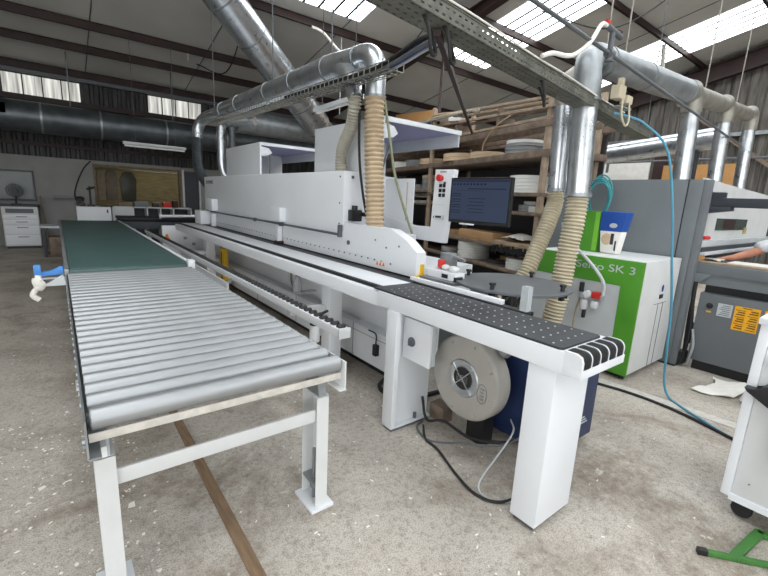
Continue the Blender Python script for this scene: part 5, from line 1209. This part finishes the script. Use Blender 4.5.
obj('back_panel', B().box(1.58, 2.98, 13.118, 13.129, .03, 1.02), 'anthr', cs)  # dark panel added so the pigeonhole openings look shaded
for k, (x, w_, h_, m, lb) in enumerate(((1.62, .32, .14, 'grey', 'grey crate on the white pigeonhole shelf'), (2.05, .16, .12, 'black', 'black tool case on the pigeonhole shelf'), (2.3, .2, .14, 'red', 'red power tool on the pigeonhole shelf'), (2.55, .12, .18, 'steelbrown', 'brown bottle on the pigeonhole shelf'), (1.25, .3, .1, 'timber', 'brown wood block on the left of the pigeonhole shelf'))):
    obj(('storage_crate', 'tool_case', 'power_tool', 'small_canister', 'timber_block')[k], B().box(x, x + w_, 12.82, 13.05, 1.051, 1.05 + h_, .015), m, None, lb, ('crate', 'case', 'tool', 'canister', 'block')[k])
for k, (x, m, w_, zt) in enumerate(((1.3, 'timber', .32, 2.0), (1.72, 'black', .42, 1.98), (1.05, 'wood', .22, 2.0))):
    b = B().prism([(x - w_ * .25, zt), (x + w_ * .25, zt), (x + w_ * .5, zt - .2), (x + w_ * .42, zt - .85), (x - w_ * .42, zt - .85), (x - w_ * .5, zt - .2)], 1, 14.55, 14.7, .03)
    obj('hanging_jacket', b, m, None, ('brown coat hanging in the side room', 'black coat hanging in the side room', 'tan overall hanging at the left of the side room')[k], 'coat')
sl_ = thing('room_lamp', 'small lit tube lamp on the side room ceiling', 'lamp', (2.6, 15.0, 2.5)); obj('lamp_body', B().box(2.0, 3.2, 14.95, 15.05, 2.56, 2.598), 'white', sl_); obj('lamp_tube', B().cyl((2.03, 15, 2.535), (3.17, 15, 2.535), .022, n=10), emis('room_tube_glow', (1, .92, .75, 1), 22.0), sl_)  # unseen tube added to brighten the side room
obj('coat_rail', B().cyl((.4, 14.62, 2.02), (4.0, 14.62, 2.02), .02, n=8), 'zinc2', None, 'metal coat rail across the side room', 'rail')

# ------------------------------------------------------------------ chips on the floor
random.seed(21)
b = B()
for k in range(520):
    x = random.uniform(-3.2, 1.9); y = random.uniform(.4, 8.5) if k % 3 else random.uniform(.6, 3.2)
    if k % 9 == 0: x, y = random.uniform(1.2, 3.4), random.uniform(.3, 2.4)
    l_, w_ = random.uniform(.006, .022), random.uniform(.003, .008); a = random.uniform(0, PI)
    b.obox((x, y, .0015), (l_, w_, .003), Matrix.Rotation(a, 3, 'Z'))
for k in range(420):
    x = -.75 + 1.0 * random.random() ** .7; y = random.uniform(.95, 3.4)
    if k % 4 == 0: x, y = random.uniform(-1.6, .2), random.uniform(1.5, 5.0)
    n_ = random.randint(4, 6); sz = random.uniform(.003, .011) * (2.2 if k % 23 == 0 else 1); el_ = random.uniform(.35, 1); a = random.uniform(0, PI)
    pl_ = []
    for q in range(n_):
        t = 2 * PI * q / n_ + random.uniform(-.3, .3); rr = sz * random.uniform(.6, 1.2); u_, w_ = rr * math.cos(t), rr * el_ * math.sin(t)
        pl_.append((x + u_ * math.cos(a) - w_ * math.sin(a), y + u_ * math.sin(a) + w_ * math.cos(a)))
    b.prism(pl_, 2, 0, .002)
obj('wood_chips', b, 'paper', None, 'pale wood chips and flakes scattered on the concrete floor', 'chips', None, 'stuff', flat=True)

# ------------------------------------------------------------------ camera, world, view
cam = D.cameras.new('camera'); co = D.objects.new('camera', cam); COL.objects.link(co); S.camera = co
cam.sensor_fit = 'HORIZONTAL'; cam.sensor_width = 36; cam.lens = 36 * 415.463 / 768; cam.clip_start = .02; cam.clip_end = 200
yaw, pit, rol = math.radians(38.216), math.radians(11.97), math.radians(-2.874)
fw = V((math.sin(yaw) * math.cos(pit), math.cos(yaw) * math.cos(pit), -math.sin(pit))); rt = V((math.cos(yaw), -math.sin(yaw), 0)); dn = fw.cross(rt)
r2 = rt * math.cos(rol) + dn * math.sin(rol); d2 = -rt * math.sin(rol) + dn * math.cos(rol)
co.matrix_world = Matrix(((r2.x, -d2.x, -fw.x, 0), (r2.y, -d2.y, -fw.y, 0), (r2.z, -d2.z, -fw.z, 1.55), (0, 0, 0, 1)))
w = D.worlds.new('World'); S.world = w; w.use_nodes = True
w.node_tree.nodes['Background'].inputs[0].default_value = (.8, .9, 1, 1); w.node_tree.nodes['Background'].inputs[1].default_value = .6
vs_ = S.view_settings; vs_.view_transform = 'Standard'; vs_.look = 'None'; vs_.exposure = 0.36; vs_.gamma = 1; vs_.use_curve_mapping = False
S.cycles.max_bounces = 8; S.cycles.diffuse_bounces = 5; S.cycles.use_denoising = True
